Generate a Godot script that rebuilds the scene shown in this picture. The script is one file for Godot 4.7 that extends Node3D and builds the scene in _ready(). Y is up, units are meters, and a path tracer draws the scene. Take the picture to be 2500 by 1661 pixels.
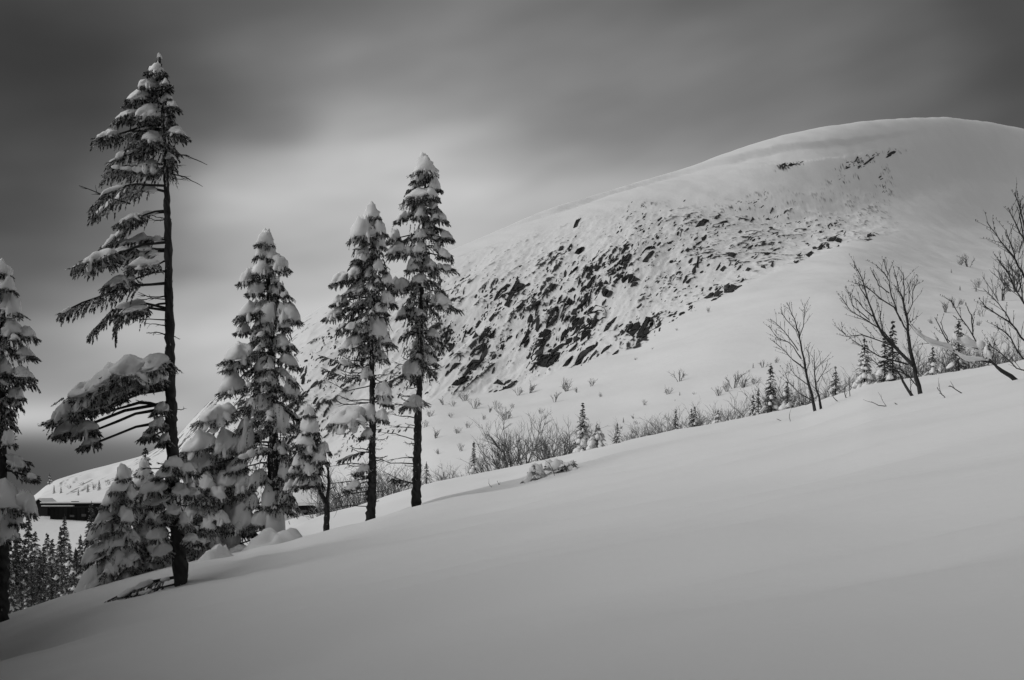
extends Node3D
# A snowy fell under heavy cloud: near slope, snow-laden spruces, bare birches, a cliffy mountain behind a valley.
# Layout numbers are written as bearings: px (sideways) and py (height) on a 2360 x 1568 chart, turned to metres at a distance.
const K := 0.65 / 1568.0
const HY := 1130.0
const EYE := 1.6
const A0 := 0.5548

var names := {}
var lut := {}
var nodes_lut: Array = []
var nz := FastNoiseLite.new()
var nz2 := FastNoiseLite.new()
var snow: StandardMaterial3D
var field_snow: StandardMaterial3D
var wood: StandardMaterial3D
var needle: StandardMaterial3D
var stone: StandardMaterial3D
var hill_mat: StandardMaterial3D
var dark_wood: StandardMaterial3D
var pane_mat: StandardMaterial3D

# ---------------------------------------------------------------- mesh building
class MB:
	var v := PackedVector3Array()
	var n := PackedVector3Array()
	var c := PackedColorArray()
	var i := PackedInt32Array()

	func tri(a: Vector3, b: Vector3, d: Vector3, col: Color) -> void:
		var nn := (d - a).cross(b - a).normalized()
		var k := v.size()
		v.append(a); v.append(b); v.append(d)
		n.append(nn); n.append(nn); n.append(nn)
		c.append(col); c.append(col); c.append(col)
		i.append(k); i.append(k + 1); i.append(k + 2)

	func quad(a: Vector3, b: Vector3, d: Vector3, e: Vector3, col: Color) -> void:
		tri(a, b, d, col)
		tri(a, d, e, col)

	# rows x cols vertices already appended from k0; smooth normals from the faces
	func weave(k0: int, rows: int, cols: int, closed: bool) -> void:
		var last := cols if closed else cols - 1
		for r in rows - 1:
			for q in last:
				var a := k0 + r * cols + q
				var b := k0 + r * cols + (q + 1) % cols
				var a2 := a + cols
				var b2 := b + cols
				i.append(a); i.append(a2); i.append(b)
				i.append(b); i.append(a2); i.append(b2)
				var nn := (v[b] - v[a]).cross(v[a2] - v[a]) + (v[b2] - v[b]).cross(v[a2] - v[b])
				n[a] += nn; n[b] += nn; n[a2] += nn; n[b2] += nn
		for q in range(k0, k0 + rows * cols):
			var l := n[q].length()
			n[q] = n[q] / l if l > 1e-12 else Vector3.UP

	func put(p: Vector3, col: Color) -> void:
		v.append(p); n.append(Vector3.ZERO); c.append(col)

	func tube(pts: PackedVector3Array, r0: float, r1: float, sides: int, col: Color, rough := 0.0, rng: RandomNumberGenerator = null) -> void:
		var k0 := v.size()
		var m := pts.size()
		for q in m:
			var d := (pts[mini(q + 1, m - 1)] - pts[maxi(q - 1, 0)])
			if d.length() < 1e-6: d = Vector3.UP
			d = d.normalized()
			var s := d.cross(Vector3(0.31, 0.2, 0.93)).normalized() if absf(d.y) > 0.7 else d.cross(Vector3.UP).normalized()
			var t := d.cross(s)
			var r := lerpf(r0, r1, float(q) / (m - 1))
			for a in sides:
				var w := TAU * a / sides
				var rr := r
				var cc := col
				if rough > 0.0:
					rr *= 1.0 + rough * rng.randf_range(-1, 1)
					var g := rng.randf_range(0.6, 1.5)
					cc = Color(col.r * g, col.g * g, col.b * g)
				put(pts[q] + (s * cos(w) + t * sin(w)) * rr, cc)
		weave(k0, m, sides, true)

	func mesh(mat: Material) -> ArrayMesh:
		var arr := []
		arr.resize(Mesh.ARRAY_MAX)
		arr[Mesh.ARRAY_VERTEX] = v
		arr[Mesh.ARRAY_NORMAL] = n
		arr[Mesh.ARRAY_COLOR] = c
		arr[Mesh.ARRAY_INDEX] = i
		var am := ArrayMesh.new()
		am.add_surface_from_arrays(Mesh.PRIMITIVE_TRIANGLES, arr)
		am.surface_set_material(0, mat)
		return am

func obj(called: String, mb: MB, mat: Material, parent: Node = self) -> MeshInstance3D:
	var o := MeshInstance3D.new()
	o.name = numbered(called) if parent == self else called
	o.mesh = mb.mesh(mat)
	parent.add_child(o, true)
	if parent != self and String(o.name) != called:
		o.name = numbered_in(parent, called, o)
	return o

func numbered(called: String) -> String:
	var k: int = names.get(called, 0)
	names[called] = k + 1
	return called if k == 0 else "%s_%03d" % [called, k]

func numbered_in(parent: Node, called: String, o: Node) -> String:
	var used: Dictionary = parent.get_meta("used") if parent.has_meta("used") else {}
	var k: int = used.get(called, 0) + 1
	used[called] = k
	parent.set_meta("used", used)
	return "%s_%03d" % [called, k]

func clear_used(o: Node) -> void:
	if o.has_meta("used"): o.remove_meta("used")
	for ch in o.get_children(): clear_used(ch)

func tag(o: Node, label: String, category: String, group := "", kind := "") -> void:
	if label != "": o.set_meta("label", label)
	if category != "": o.set_meta("category", category)
	if group != "": o.set_meta("group", group)
	if kind != "": o.set_meta("kind", kind)

func thing(called: String, label: String, category: String, where: Vector3, group := "") -> Node3D:
	var o := Node3D.new()
	o.name = numbered(called)
	add_child(o)
	o.position = where
	tag(o, label, category, group)
	return o

func gray(x: float) -> Color: return Color(x, x, x)

func make_material(albedo: float, rough: float, use_vertex: bool) -> StandardMaterial3D:
	var m := StandardMaterial3D.new()
	m.albedo_color = gray(albedo).linear_to_srgb()
	m.roughness = rough
	m.metallic_specular = 0.25
	m.vertex_color_use_as_albedo = use_vertex
	return m

func bump_texture(freq: float, octaves: int, strength: float, seed_: int) -> NoiseTexture2D:
	var f := FastNoiseLite.new()
	f.seed = seed_
	f.frequency = freq
	f.fractal_octaves = octaves
	var t := NoiseTexture2D.new()
	t.width = 512; t.height = 512
	t.seamless = true
	t.noise = f
	t.as_normal_map = true
	t.bump_strength = strength
	return t

# ---------------------------------------------------------------- the lie of the land
func P(px: float, py: float, d: float) -> Vector3:
	return Vector3((px - 1180.0) * K * d, EYE + (HY - py) * K * d, -d)

func table(called: String, pairs: Array, soft: int) -> void:
	var a := PackedFloat32Array()
	for j in 640:
		var x := -420.0 + j * 5.0
		var y: float = pairs[1]
		var m := pairs.size() / 2
		if x >= pairs[2 * m - 2]:
			y = pairs[2 * m - 1]
		else:
			for q in m - 1:
				if x >= pairs[2 * q] and x < pairs[2 * q + 2]:
					y = lerpf(pairs[2 * q + 1], pairs[2 * q + 3], (x - pairs[2 * q]) / (pairs[2 * q + 2] - pairs[2 * q]))
		a.append(y)
	for pass_ in soft:
		var b := a.duplicate()
		for j in range(1, 639): b[j] = (a[j - 1] + 2.0 * a[j] + a[j + 1]) / 4.0
		a = b
	lut[called] = a

func at(called: String, px: float) -> float:
	var f := clampf((px + 420.0) / 5.0, 0.0, 638.0)
	var a: PackedFloat32Array = lut[called]
	var j := int(f)
	return lerpf(a[j], a[j + 1], f - j)

func land_tables() -> void:
	table("crest_d", [-300, 29, 0, 29, 440, 30, 600, 33, 665, 40, 760, 46, 900, 48, 1180, 48, 1600, 41, 2000, 33, 2360, 29, 2700, 27], 30)
	table("crest_py", [-300, 1510, 0, 1428, 180, 1365, 350, 1318, 480, 1285, 560, 1266, 640, 1232, 696, 1204, 756, 1182, 830, 1164, 897, 1141, 1000, 1111, 1180, 1076, 1430, 1020, 1600, 985, 1850, 935, 2000, 886, 2200, 856, 2360, 829, 2700, 770], 6)
	table("b_d", [0, 110, 600, 115, 720, 130, 860, 110, 1000, 95, 1180, 85], 10)
	table("b_py", [0, 1275, 300, 1265, 600, 1225, 690, 1192, 740, 1187, 860, 1152, 1000, 1115, 1180, 1080, 1600, 990, 2000, 890, 2360, 832, 2700, 775], 6)
	table("low_d", [0, 172, 600, 185, 1000, 200, 1440, 205, 1700, 215, 1950, 255, 2150, 350, 2360, 520, 2700, 800], 420)
	table("low_py", [0, 1190, 230, 1188, 400, 1150, 600, 1085, 756, 1030, 800, 1012, 989, 914, 1151, 904, 1328, 843, 1427, 805, 1540, 742, 1640, 690, 1710, 655, 1841, 604, 1944, 556, 2024, 546, 2200, 530, 2360, 520, 2700, 520], 160)
	table("high_d", [0, 230, 400, 230, 485, 225, 700, 235, 1057, 255, 1440, 262, 1700, 275, 1950, 325, 2150, 440, 2360, 640, 2700, 900], 420)
	table("high_py", [0, 1176, 75, 1165, 200, 1125, 330, 1090, 400, 1055, 485, 965, 600, 885, 687, 800, 765, 755, 900, 710, 1057, 655, 1260, 600, 1440, 548, 1576, 545, 1698, 540, 1850, 520, 1944, 500, 2024, 480, 2200, 430, 2360, 420, 2700, 430], 120)
	table("ridge_d", [0, 300, 400, 290, 485, 270, 687, 300, 1086, 360, 1500, 400, 1800, 430, 1950, 460, 2150, 580, 2360, 800, 2700, 1000], 420)
	table("ridge_py", [-300, 1182, 0, 1172, 60, 1164, 75, 1152, 105, 1121, 130, 1106, 200, 1085, 330, 1050, 400, 1016, 450, 960, 485, 925, 560, 862, 640, 790, 687, 742, 765, 695, 850, 660, 1086, 565, 1150, 538, 1240, 500, 1350, 465, 1500, 421, 1600, 390, 1700, 350, 1800, 318, 1900, 297, 2000, 283, 2100, 276, 2180, 274, 2280, 285, 2360, 300, 2500, 345, 2700, 400], 2)
	for j in 640: nodes_lut.append(column_nodes(-420.0 + j * 5.0))

# eight knots (distance, height, slope) of the ground beyond the crest on one bearing
func column_nodes(px: float) -> PackedFloat32Array:
	var dc := at("crest_d", px)
	var vc := (HY - at("crest_py", px)) * K
	var d := [dc, dc + 22.0, at("b_d", px), at("low_d", px), at("high_d", px), at("ridge_d", px), 0.0, 0.0]
	var vb := minf((HY - at("b_py", px)) * K, vc + 0.02)
	var vr := (HY - at("ridge_py", px)) * K
	var y := [EYE + vc * dc, EYE + (vc - 0.027) * (dc + 22.0), EYE + vb * d[2], EYE + (HY - at("low_py", px)) * K * d[3], EYE + (HY - at("high_py", px)) * K * d[4], EYE + vr * d[5], 0.0, 0.0]
	d[6] = d[5] + 60.0
	y[6] = y[5] + 60.0 * maxf(vr, 0.02) * 0.35
	d[7] = d[5] + 420.0
	y[7] = y[5] - 10.0
	var sec := []
	for q in 7: sec.append((y[q + 1] - y[q]) / (d[q + 1] - d[q]))
	var out := PackedFloat32Array()
	for q in 8:
		var m := 0.0
		if q == 0: m = -0.05
		elif q == 7: m = 0.0
		elif q == 1: m = sec[1] * 0.4 if sec[0] < 0.0 else lerpf(sec[0], sec[1], 0.5)
		elif sec[q - 1] * sec[q] > 0.0: m = 2.0 * sec[q - 1] * sec[q] / (sec[q - 1] + sec[q])
		out.append(d[q]); out.append(y[q]); out.append(m)
	return out

func nodes_at(px: float) -> PackedFloat32Array:
	var f := clampf((px + 420.0) / 5.0, 0.0, 638.0)
	var j := int(f)
	var w := f - j
	var a: PackedFloat32Array = nodes_lut[j]
	var b: PackedFloat32Array = nodes_lut[j + 1]
	var o := PackedFloat32Array()
	o.resize(24)
	for q in 24: o[q] = a[q] + (b[q] - a[q]) * w
	return o

func rise(o: PackedFloat32Array, d: float) -> float:
	if d >= o[21]: return o[22]
	var q := 0
	while q < 6 and d > o[3 * q + 3]: q += 1
	var h := o[3 * q + 3] - o[3 * q]
	var t := clampf((d - o[3 * q]) / h, 0.0, 1.0)
	var t2 := t * t
	var t3 := t2 * t
	return (2 * t3 - 3 * t2 + 1) * o[3 * q + 1] + (t3 - 2 * t2 + t) * h * o[3 * q + 2] + (-2 * t3 + 3 * t2) * o[3 * q + 4] + (t3 - t2) * h * o[3 * q + 5]

func crag(px: float, d: float, o: PackedFloat32Array) -> float:
	return smoothstep(o[9] - 6.0, o[9] + 6.0, d) * (1.0 - smoothstep(o[12] + 5.0, o[12] + 55.0, d)) * smoothstep(390.0, 470.0, px) * (1.0 - smoothstep(1960.0, 2120.0, px))

# relief of the far slope: x: metres to add, y: streaky number used for wind-bared ground
func relief(x: float, y: float, d: float, px: float, o: PackedFloat32Array) -> Vector2:
	var m := crag(px, d, o)
	var a := 0.0
	var b := 0.0
	var c := 0.0
	if d > 140.0:
		var mix := smoothstep(1350.0, 1750.0, px)
		for q in 2:
			var share := mix if q == 1 else 1.0 - mix
			if share < 0.01: continue
			var turn := 0.95 if q == 0 else 0.35
			var s := x * cos(turn) + y * sin(turn)
			var t := -x * sin(turn) + y * cos(turn)
			share /= sqrt(mix * mix + (1.0 - mix) * (1.0 - mix))
			a += share * nz.get_noise_2d(s * 9.0 + q * 900.0, t * 30.0)
			b += share * nz.get_noise_2d(s * 28.0 + 300.0 + q * 900.0, t * 80.0)
			c += share * nz.get_noise_2d(s * 3.0 + 77.0 + q * 900.0, t * 6.5)
	var e := nz2.get_noise_2d(x * 1.2, y * 1.2 + d * 0.8)
	var far := smoothstep(60.0, 120.0, d)
	var lip := 0.0
	var dr := o[15]
	if px > 1040.0 and d > dr - 70.0:
		var dl := dr - 34.0 + 7.0 * nz.get_noise_1d(px * 0.16) - 20.0 * smoothstep(1500.0, 2000.0, px)
		lip = -(2.2 + 2.4 * nz.get_noise_1d(px * 0.15 + 90.0)) * (smoothstep(dl - 30.0, dl - 3.0, d) - smoothstep(dl - 2.0, dl + 1.5, d)) * smoothstep(1120.0, 1240.0, px) * (1.0 - smoothstep(1900.0, 2200.0, px))
	if px < 380.0 and px > 60.0 and d > dr - 60.0:
		var dl := dr - 26.0 + 5.0 * nz.get_noise_1d(px * 0.4)
		lip = -2.0 * (smoothstep(dl - 16.0, dl - 2.0, d) - smoothstep(dl - 1.5, dl + 1.2, d)) * smoothstep(90.0, 130.0, px) * (1.0 - smoothstep(230.0, 330.0, px))
	return Vector2(far * (1.0 - 0.8 * smoothstep(dr - 60.0, dr, d)) * (e * 0.8 + m * (1.0 * c + 0.42 * a + 0.2 * b)) + lip, a * 0.8 + b * 0.8 + c * 0.5)

func bearing(x: float, z: float) -> Vector2:      # (px, distance along that bearing)
	var az := atan2(x, -z)
	if absf(az) < A0: return Vector2(1180.0 + tan(az) / K, -z)
	var t := (absf(az) - A0) / (PI - A0)
	return Vector2(1180.0 + signf(az) * tan(A0) * (1.0 - t) / K, sqrt(x * x + z * z) * cos(A0))

func near_height(x: float, z: float, px: float, d: float) -> float:
	var dc := at("crest_d", px)
	var q := dc / maxf(d, 0.5)
	var yc := EYE + (HY - at("crest_py", px)) * K * dc
	var delta := yc - (0.254 * x * q - 0.055 * z * q)
	var y := 0.254 * x - 0.055 * z + clampf(delta, -6.0, 6.0) * smoothstep(0.35, 1.0, d / dc)
	# a soft scoop just behind the line of trunks
	var w := smoothstep(620.0, 720.0, px) * (1.0 - smoothstep(960.0, 1400.0, px))
	var edge := lerpf(30.9, 33.2, smoothstep(700.0, 1000.0, px))
	y -= w * 0.42 * smoothstep(edge, edge + 1.6, d) * (1.0 - smoothstep(edge + 2.5, edge + 11.0, d))
	# wind drifts running down the slope
	var f := smoothstep(3.0, 8.0, d) * (1.0 - smoothstep(dc - 4.0, dc, d))
	y += f * (0.26 * nz2.get_noise_2d(x * 2.0 + z * 0.7, z * 5.5 - x * 1.6) + 0.08 * nz2.get_noise_2d(x * 5.0 + z * 2.0 + 70.0, z * 19.0 - x * 5.0))
	return y

func H(x: float, z: float) -> float:
	var b := bearing(x, z)
	if b.y < at("crest_d", b.x): return near_height(x, z, b.x, b.y)
	var o := nodes_at(b.x)
	var y := rise(o, b.y)
	return y + relief(x, y, b.y, b.x, o).x

func hit(px: float, py: float) -> Vector3:       # the point of the far slope on that bearing and at that elevation
	var o := nodes_at(px)
	var v := (HY - py) * K
	var lo := o[0] + 22.0
	var hi := o[15]
	for k in 14:
		var mid := (lo + hi) / 2.0
		if (rise(o, mid) - EYE) / mid < v: lo = mid
		else: hi = mid
	var d := (lo + hi) / 2.0
	return Vector3((px - 1180.0) * K * d, H((px - 1180.0) * K * d, -d), -d)

func on_ground(px: float, d: float, sink := 0.0) -> Vector3:
	var x := (px - 1180.0) * K * d
	return Vector3(x, H(x, -d) - sink, -d)

# how rocky: px, py, half length, half width, turn (degrees, up to the right), strength
const ROCKY := [188, 1117, 34, 5, 38, 0.55, 215, 1112, 30, 6, 36, 0.55, 240, 1098, 26, 8, 35, 0.5, 150, 1110, 40, 4, 25, 0.35, 330, 1070, 60, 20, 35, 0.35, 290, 1090, 50, 14, 35, 0.4, 1420, 540, 90, 30, 40, 0.3, 1300, 610, 90, 34, 42, 0.35, 1180, 740, 110, 60, 52, 0.45, 1560, 640, 90, 40, 32, 0.45, 1760, 560, 110, 34, 18, 0.35, 1900, 530, 100, 26, 8, 0.28, 1100, 700, 70, 40, 50, 0.4, 1330, 735, 80, 48, 48, 1.0, 1265, 790, 65, 34, 50, 0.9, 1480, 757, 58, 26, 25, 0.9, 1360, 815, 45, 14, 35, 0.8, 1440, 600, 70, 38, 50, 0.65, 1370, 650, 100, 40, 52, 0.7, 1240, 650, 95, 45, 45, 0.42,
	1190, 665, 34, 20, 60, 0.8, 1150, 690, 44, 26, 58, 0.6, 1110, 770, 85, 42, 55, 0.65, 1105, 838, 48, 24, 42, 0.75, 1070, 880, 40, 14, 30, 0.7, 1170, 885, 40, 11, 28, 0.7, 1235, 835, 40, 14, 30, 0.6, 1590, 600, 70, 42, 38, 0.5,
	1690, 605, 45, 28, 28, 0.5, 1680, 660, 32, 13, 24, 1.0, 1570, 715, 42, 13, 24, 0.8, 1640, 665, 40, 14, 28, 0.6, 1780, 590, 65, 22, 18, 0.4, 1840, 592, 32, 12, 14, 0.6, 1915, 555, 44, 12, 12, 0.8, 1990, 548, 32, 7, 2, 0.4,
	1860, 520, 60, 24, 5, 0.3, 1780, 500, 60, 25, 15, 0.3, 1720, 485, 55, 26, 35, 0.3, 1540, 560, 75, 30, 40, 0.45, 1230, 700, 105, 52, 55, 0.55, 1010, 700, 70, 45, 45, 0.45, 1060, 650, 50, 22, 40, 0.4, 1000, 800, 100, 55, 50, 0.6,
	930, 880, 70, 28, 32, 0.6, 830, 1000, 60, 28, 42, 0.6, 760, 850, 80, 60, 48, 0.5, 690, 900, 90, 60, 48, 0.55, 700, 990, 80, 40, 45, 0.5, 560, 940, 70, 50, 45, 0.5, 480, 970, 60, 50, 45, 0.55, 430, 1010, 40, 30, 48, 0.5,
	740, 780, 60, 26, 45, 0.35, 850, 740, 60, 30, 40, 0.35, 900, 1000, 40, 20, 30, 0.4, 2010, 366, 80, 11, 14, 0.4, 1822, 382, 30, 9, 18, 0.5, 2040, 420, 18, 40, 0, 0.2, 1950, 410, 40, 10, 10, 0.25, 1640, 530, 60, 26, 30, 0.4, 1480, 520, 80, 24, 30, 0.3]

func rocky(px: float, py: float) -> float:
	var most := 0.0
	for q in range(0, ROCKY.size(), 6):
		var dx: float = px - ROCKY[q]
		var dy: float = ROCKY[q + 1] - py
		if absf(dx) > 190.0 or absf(dy) > 190.0: continue
		var a := deg_to_rad(ROCKY[q + 4])
		var s: float = (dx * cos(a) + dy * sin(a)) / ROCKY[q + 2]
		var t: float = (-dx * sin(a) + dy * cos(a)) / ROCKY[q + 3]
		most = maxf(most, ROCKY[q + 5] * clampf(1.6 - 1.1 * sqrt(s * s + t * t), 0.0, 1.0))
	return most

# bands in which the rock crops out as ledges, -1 to 1
func ledge(px: float, py: float) -> float:
	var turn := lerpf(0.95, 0.40, smoothstep(1350.0, 1750.0, px))
	var s := px * cos(turn) - py * sin(turn)
	var t := px * sin(turn) + py * cos(turn)
	return clampf(3.0 * nz2.get_noise_2d(s * 0.22, t * 0.9 + 500.0 * turn), -1.0, 1.0)

func build_land() -> void:
	var wide := PackedFloat32Array()             # bearings of the columns: (x, z) of a unit step in distance
	var side_w := []
	for j in range(1, 31): side_w.append(A0 + (PI - A0) * j / 30.0)
	for far in 2:
		var step := 6.5 if far == 0 else 3.3
		var cols := PackedVector2Array()
		for j in range(29, -1, -1): cols.append(Vector2(sin(-side_w[j]), -cos(side_w[j])) / cos(A0))
		var px := 1180.0 - tan(A0) / K
		while px <= 1180.0 + tan(A0) / K + 0.01:
			cols.append(Vector2((px - 1180.0) * K, -1.0))
			px += step if far == 0 else (2.1 if px > 380.0 and px < 2120.0 else 5.0)
		for j in 30: cols.append(Vector2(sin(side_w[j]), -cos(side_w[j])) / cos(A0))
		var rows := PackedFloat32Array()
		if far == 0:
			var d := 0.05
			while d < 62.0:
				rows.append(d)
				d += maxf(0.12, d * 0.017)
			rows.append(62.0)
		else:
			var d := 62.0
			while d < 1500.0:
				rows.append(d)
				d += 3.0 if d < 165.0 else ((1.2 if d < 182.0 else 0.36) if d < 300.0 else (1.6 if d < 480.0 else (2.6 if d < 1000.0 else 25.0)))
		var mb := MB.new()
		var nc := cols.size()
		var info := []
		for j in nc:
			var b := bearing(cols[j].x, cols[j].y)
			info.append([b.x, nodes_at(b.x), at("crest_d", b.x)])
		var white := gray(0.80)
		for d in rows:
			for j in nc:
				var x := cols[j].x * d
				var z := cols[j].y * d
				var p: float = info[j][0]
				if d < info[j][2]:
					mb.put(Vector3(x, near_height(x, z, p, d), z), gray(0.84))
					continue
				var o: PackedFloat32Array = info[j][1]
				var y := rise(o, d)
				var r := relief(x, y, d, p, o)
				var col := white
				if far == 1 and d > 140.0 and d < o[15] and absf(cols[j].x) < 0.56:
					var m := crag(p, d, o)
					var py := HY - (y - EYE) / d / K
					var k := rocky(p, py)
					k *= 0.75 + 0.3 * ledge(p, py)
					if m > 0.02 or k > 0.02:
						var fine := nz2.get_noise_2d(x * 30.0, y * 50.0)
						var g := r.y + 0.35 * fine
						var limit := lerpf(0.58, 0.10, k)
						var bare := smoothstep(limit, limit + 0.05, g) * smoothstep(0.03, 0.12, k)
						var dust := smoothstep(limit - 0.26, limit + 0.05, g) * smoothstep(0.0, 0.25, k + 0.35 * m)
						col = gray(lerpf(lerpf(0.80, 0.38, dust), 0.045, bare))
				mb.put(Vector3(x, y + r.x, z), col)
		mb.weave(0, rows.size(), nc, false)
		if far == 0:
			tag(obj("snow_field", mb, field_snow), "smooth untracked snow slope falling towards the valley", "snow field", "", "structure")
		else:
			mountain = obj("mountain", mb, hill_mat)
			tag(mountain, "broad snowy mountain with a cliffy rock band", "mountain", "", "structure")

var mountain: MeshInstance3D

# ---------------------------------------------------------------- bare rock on the mountain
const SLAB_A := [[1130,1210,1150,1100,1190,1010,1260,930,1380,930,1290,1040,1200,1140],[1170,850,1250,780,1330,755,1440,790,1455,900,1380,935,1270,915,1250,870],[700,980,730,910,850,790,862,850,840,930,780,1000,690,1060],
	[870,920,930,760,990,670,1035,690,1010,750,960,790,910,880],[640,1150,680,1060,760,1060,750,1140,700,1200],[350,1290,400,1210,470,1060,500,1080,450,1180,380,1270],[550,930,560,850,600,735,615,745,580,900],
	[905,1530,950,1450,1040,1400,1030,1440,950,1510],[1075,1450,1110,1390,1220,1310,1355,1260,1350,1300,1230,1370,1110,1440,1070,1490],[1430,1100,1470,1000,1600,905,1560,980,1480,1080],[1700,1110,1750,1040,1890,980,1900,1060,1880,1100,1800,1180],
	[1840,1200,1900,1090,1970,900,2050,930,2091,1060,2000,1130],[250,590,290,500,340,440,350,480,420,500,430,550,380,590,280,625],[25,715,60,640,120,560,200,490,240,510,130,570,80,680],[1190,530,1260,450,1330,380,1310,450,1250,540],
	[1490,400,1560,320,1670,270,1640,310,1560,370],[1060,90,1090,20,1150,0,1190,10,1140,70,1110,95],[850,70,870,20,920,0,910,40],[1600,230,1660,180,1760,110,1790,130,1750,220,1690,260],[1930,220,1970,150,2060,90,2085,100,2010,170,1990,230],
	[1920,110,2000,40,2080,10,2090,50,2000,70],[1740,440,1800,400,1900,430,1810,460,1740,490],[1770,540,1800,480,1870,470,1850,510],[570,1510,620,1430,690,1420,690,1480],[700,1530,760,1420,880,1330,860,1400,790,1500],
	[930,1230,960,1160,1030,1130,1020,1200,960,1220],[1040,1170,1050,1130,1130,1160,1050,1210],[980,1330,1040,1260,1100,1220,1080,1270,1010,1330],[1400,610,1430,570,1550,600,1480,670,1420,650],[1430,490,1460,440,1500,500],[1550,480,1600,440,1600,500],
	[1390,1400,1430,1340,1530,1300,1490,1340],[1540,1385,1620,1325,1600,1360],[1230,750,1230,660,1270,610,1260,680],[1010,870,1040,800,1090,790,1080,870],[940,950,990,880,1010,900],[160,780,190,730,270,720,220,810],[660,790,670,740,680,760],[730,780,750,700,780,690],
	[830,760,860,670,900,630,880,700],[970,610,1040,540,1070,560,1010,600],[1130,600,1150,530,1200,500,1190,570],[1310,330,1350,260,1400,270,1340,330],[1140,430,1170,340,1230,280,1180,380],[980,370,1020,310,1100,270,1050,330],[810,170,840,120,880,110]]
const SLAB_B := [[55,1410,100,1370,190,1360,150,1400],[200,1370,200,1310,330,1310,260,1370],[105,1440,180,1400,140,1430],[230,1130,250,1105,290,1110,270,1145],[0,890,50,850,80,855,50,885],[300,930,320,910,332,930,312,942],[625,485,640,450,655,460],
	[940,1000,980,960,1010,970,990,1000],[945,1045,970,1025,995,1035],[945,900,970,880,985,895,960,910],[790,1100,830,1060,850,1080,810,1110],[465,1195,490,1185,500,1205],[705,1165,740,1150,720,1170],[535,1190,555,1165,550,1195],[500,830,520,815,530,835],
	[355,1215,370,1195,390,1205,375,1220],[170,1210,200,1185,215,1195,190,1215],[320,1290,335,1260,345,1275],[390,850,405,820,420,830],[1000,1000,1020,975,1050,985,1040,1005],[530,790,548,750,556,760],[0,1190,10,1120,25,1130,15,1190]]
const SLAB_C := [[290,1370,320,1330,380,1320,340,1380],[215,1455,250,1420,305,1410,260,1455],[455,1480,490,1450,550,1415,520,1450],[425,1440,450,1415,480,1440],[835,640,850,610,875,598,855,635],[560,1250,600,1170,610,1200],
	[650,1340,670,1290,740,1260,770,1270,740,1320,700,1345],[180,1400,230,1340,260,1340],[1460,635,1480,610,1530,605,1500,630],[265,1215,285,1150,295,1160],[320,1210,335,1170,350,1200],[405,1215,440,1160,430,1210],[515,970,540,915,585,940,560,965],[330,1150,355,1110,365,1115]]

func slab(mb: MB, ring: PackedVector2Array, rng: RandomNumberGenerator, proud: float) -> void:
	# ring: bearings of the outline; every corner lies on the slope, the face stands out from it and is broken into facets
	var mid := Vector2.ZERO
	for q in ring: mid += q
	mid /= ring.size()
	var jag := PackedVector2Array()
	for q in ring.size():
		var a := ring[q]
		var b := ring[(q + 1) % ring.size()]
		jag.append(a + (a - mid) * rng.randf_range(-0.06, 0.06))
		var l := a.distance_to(b)
		var cuts := clampi(int(l / 7.0), 1, 4)
		for k in range(1, cuts):
			jag.append(a.lerp(b, (k + rng.randf_range(-0.25, 0.25)) / cuts) + Vector2(rng.randf_range(-1, 1), rng.randf_range(-1, 1)) * minf(l * 0.10, 2.6))
	var c := hit(mid.x, mid.y)
	var out := (Vector3(-c.x, 0, -c.z).normalized() + Vector3(0, 0.45, 0)).normalized()
	var base := PackedVector3Array()
	var front := PackedVector3Array()
	for q in jag:
		var h := hit(q.x, q.y)
		base.append(h - out * proud * 2.5)
		front.append(h + out * proud * rng.randf_range(0.6, 1.4))
	var tone := rng.randf_range(0.028, 0.06)
	var ids := Geometry2D.triangulate_polygon(jag)
	for q in range(0, ids.size(), 3):
		var a := front[ids[q]]
		var b := front[ids[q + 1]]
		var d := front[ids[q + 2]]
		if (d - a).cross(b - a).dot(out) < 0.0:
			var t := b
			b = d
			d = t
		var m := (a + b + d) / 3.0 + out * proud * rng.randf_range(-0.5, 0.9)
		for e in [[a, b], [b, d], [d, a]]:
			mb.tri(e[0], e[1], m, gray(tone * rng.randf_range(0.7, 1.35)))
	var k := jag.size()
	for q in k:
		var w := (q + 1) % k
		mb.quad(front[q], front[w], base[w], base[q], gray(tone * rng.randf_range(0.7, 1.3)))

# a big outline broken by cracks that hold snow
func cracked(ring: PackedVector2Array, rng: RandomNumberGenerator) -> Array:
	var lo := ring[0]
	var hi := ring[0]
	for q in ring:
		lo = lo.min(q)
		hi = hi.max(q)
	var size_ := (hi - lo).length()
	var parts: Array = [ring]
	if size_ < 22.0: return parts
	for k in int(size_ / 13.0):
		var c := lo + (hi - lo) * Vector2(rng.randf_range(0.15, 0.85), rng.randf_range(0.15, 0.85))
		var a := (rng.randf_range(0.7, 1.3) if k % 3 != 2 else rng.randf_range(-0.3, 0.35))
		var d := Vector2(cos(a), -sin(a))
		var n := Vector2(d.y, -d.x) * rng.randf_range(0.5, 1.3)
		var bend := n * rng.randf_range(-3.0, 3.0)
		var l := size_ * rng.randf_range(0.35, 0.9)
		var cut := PackedVector2Array([c - d * l - n * 0.3, c - n + bend, c + d * l - n * 0.3, c + d * l + n * 0.3, c + n + bend, c - d * l + n * 0.3])
		var next: Array = []
		for p in parts:
			for e in Geometry2D.clip_polygons(p, cut):
				if e.size() >= 3 and not Geometry2D.is_polygon_clockwise(e) == Geometry2D.is_polygon_clockwise(p) and false: continue
				if e.size() >= 3: next.append(e)
		parts = next
	return parts

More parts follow.
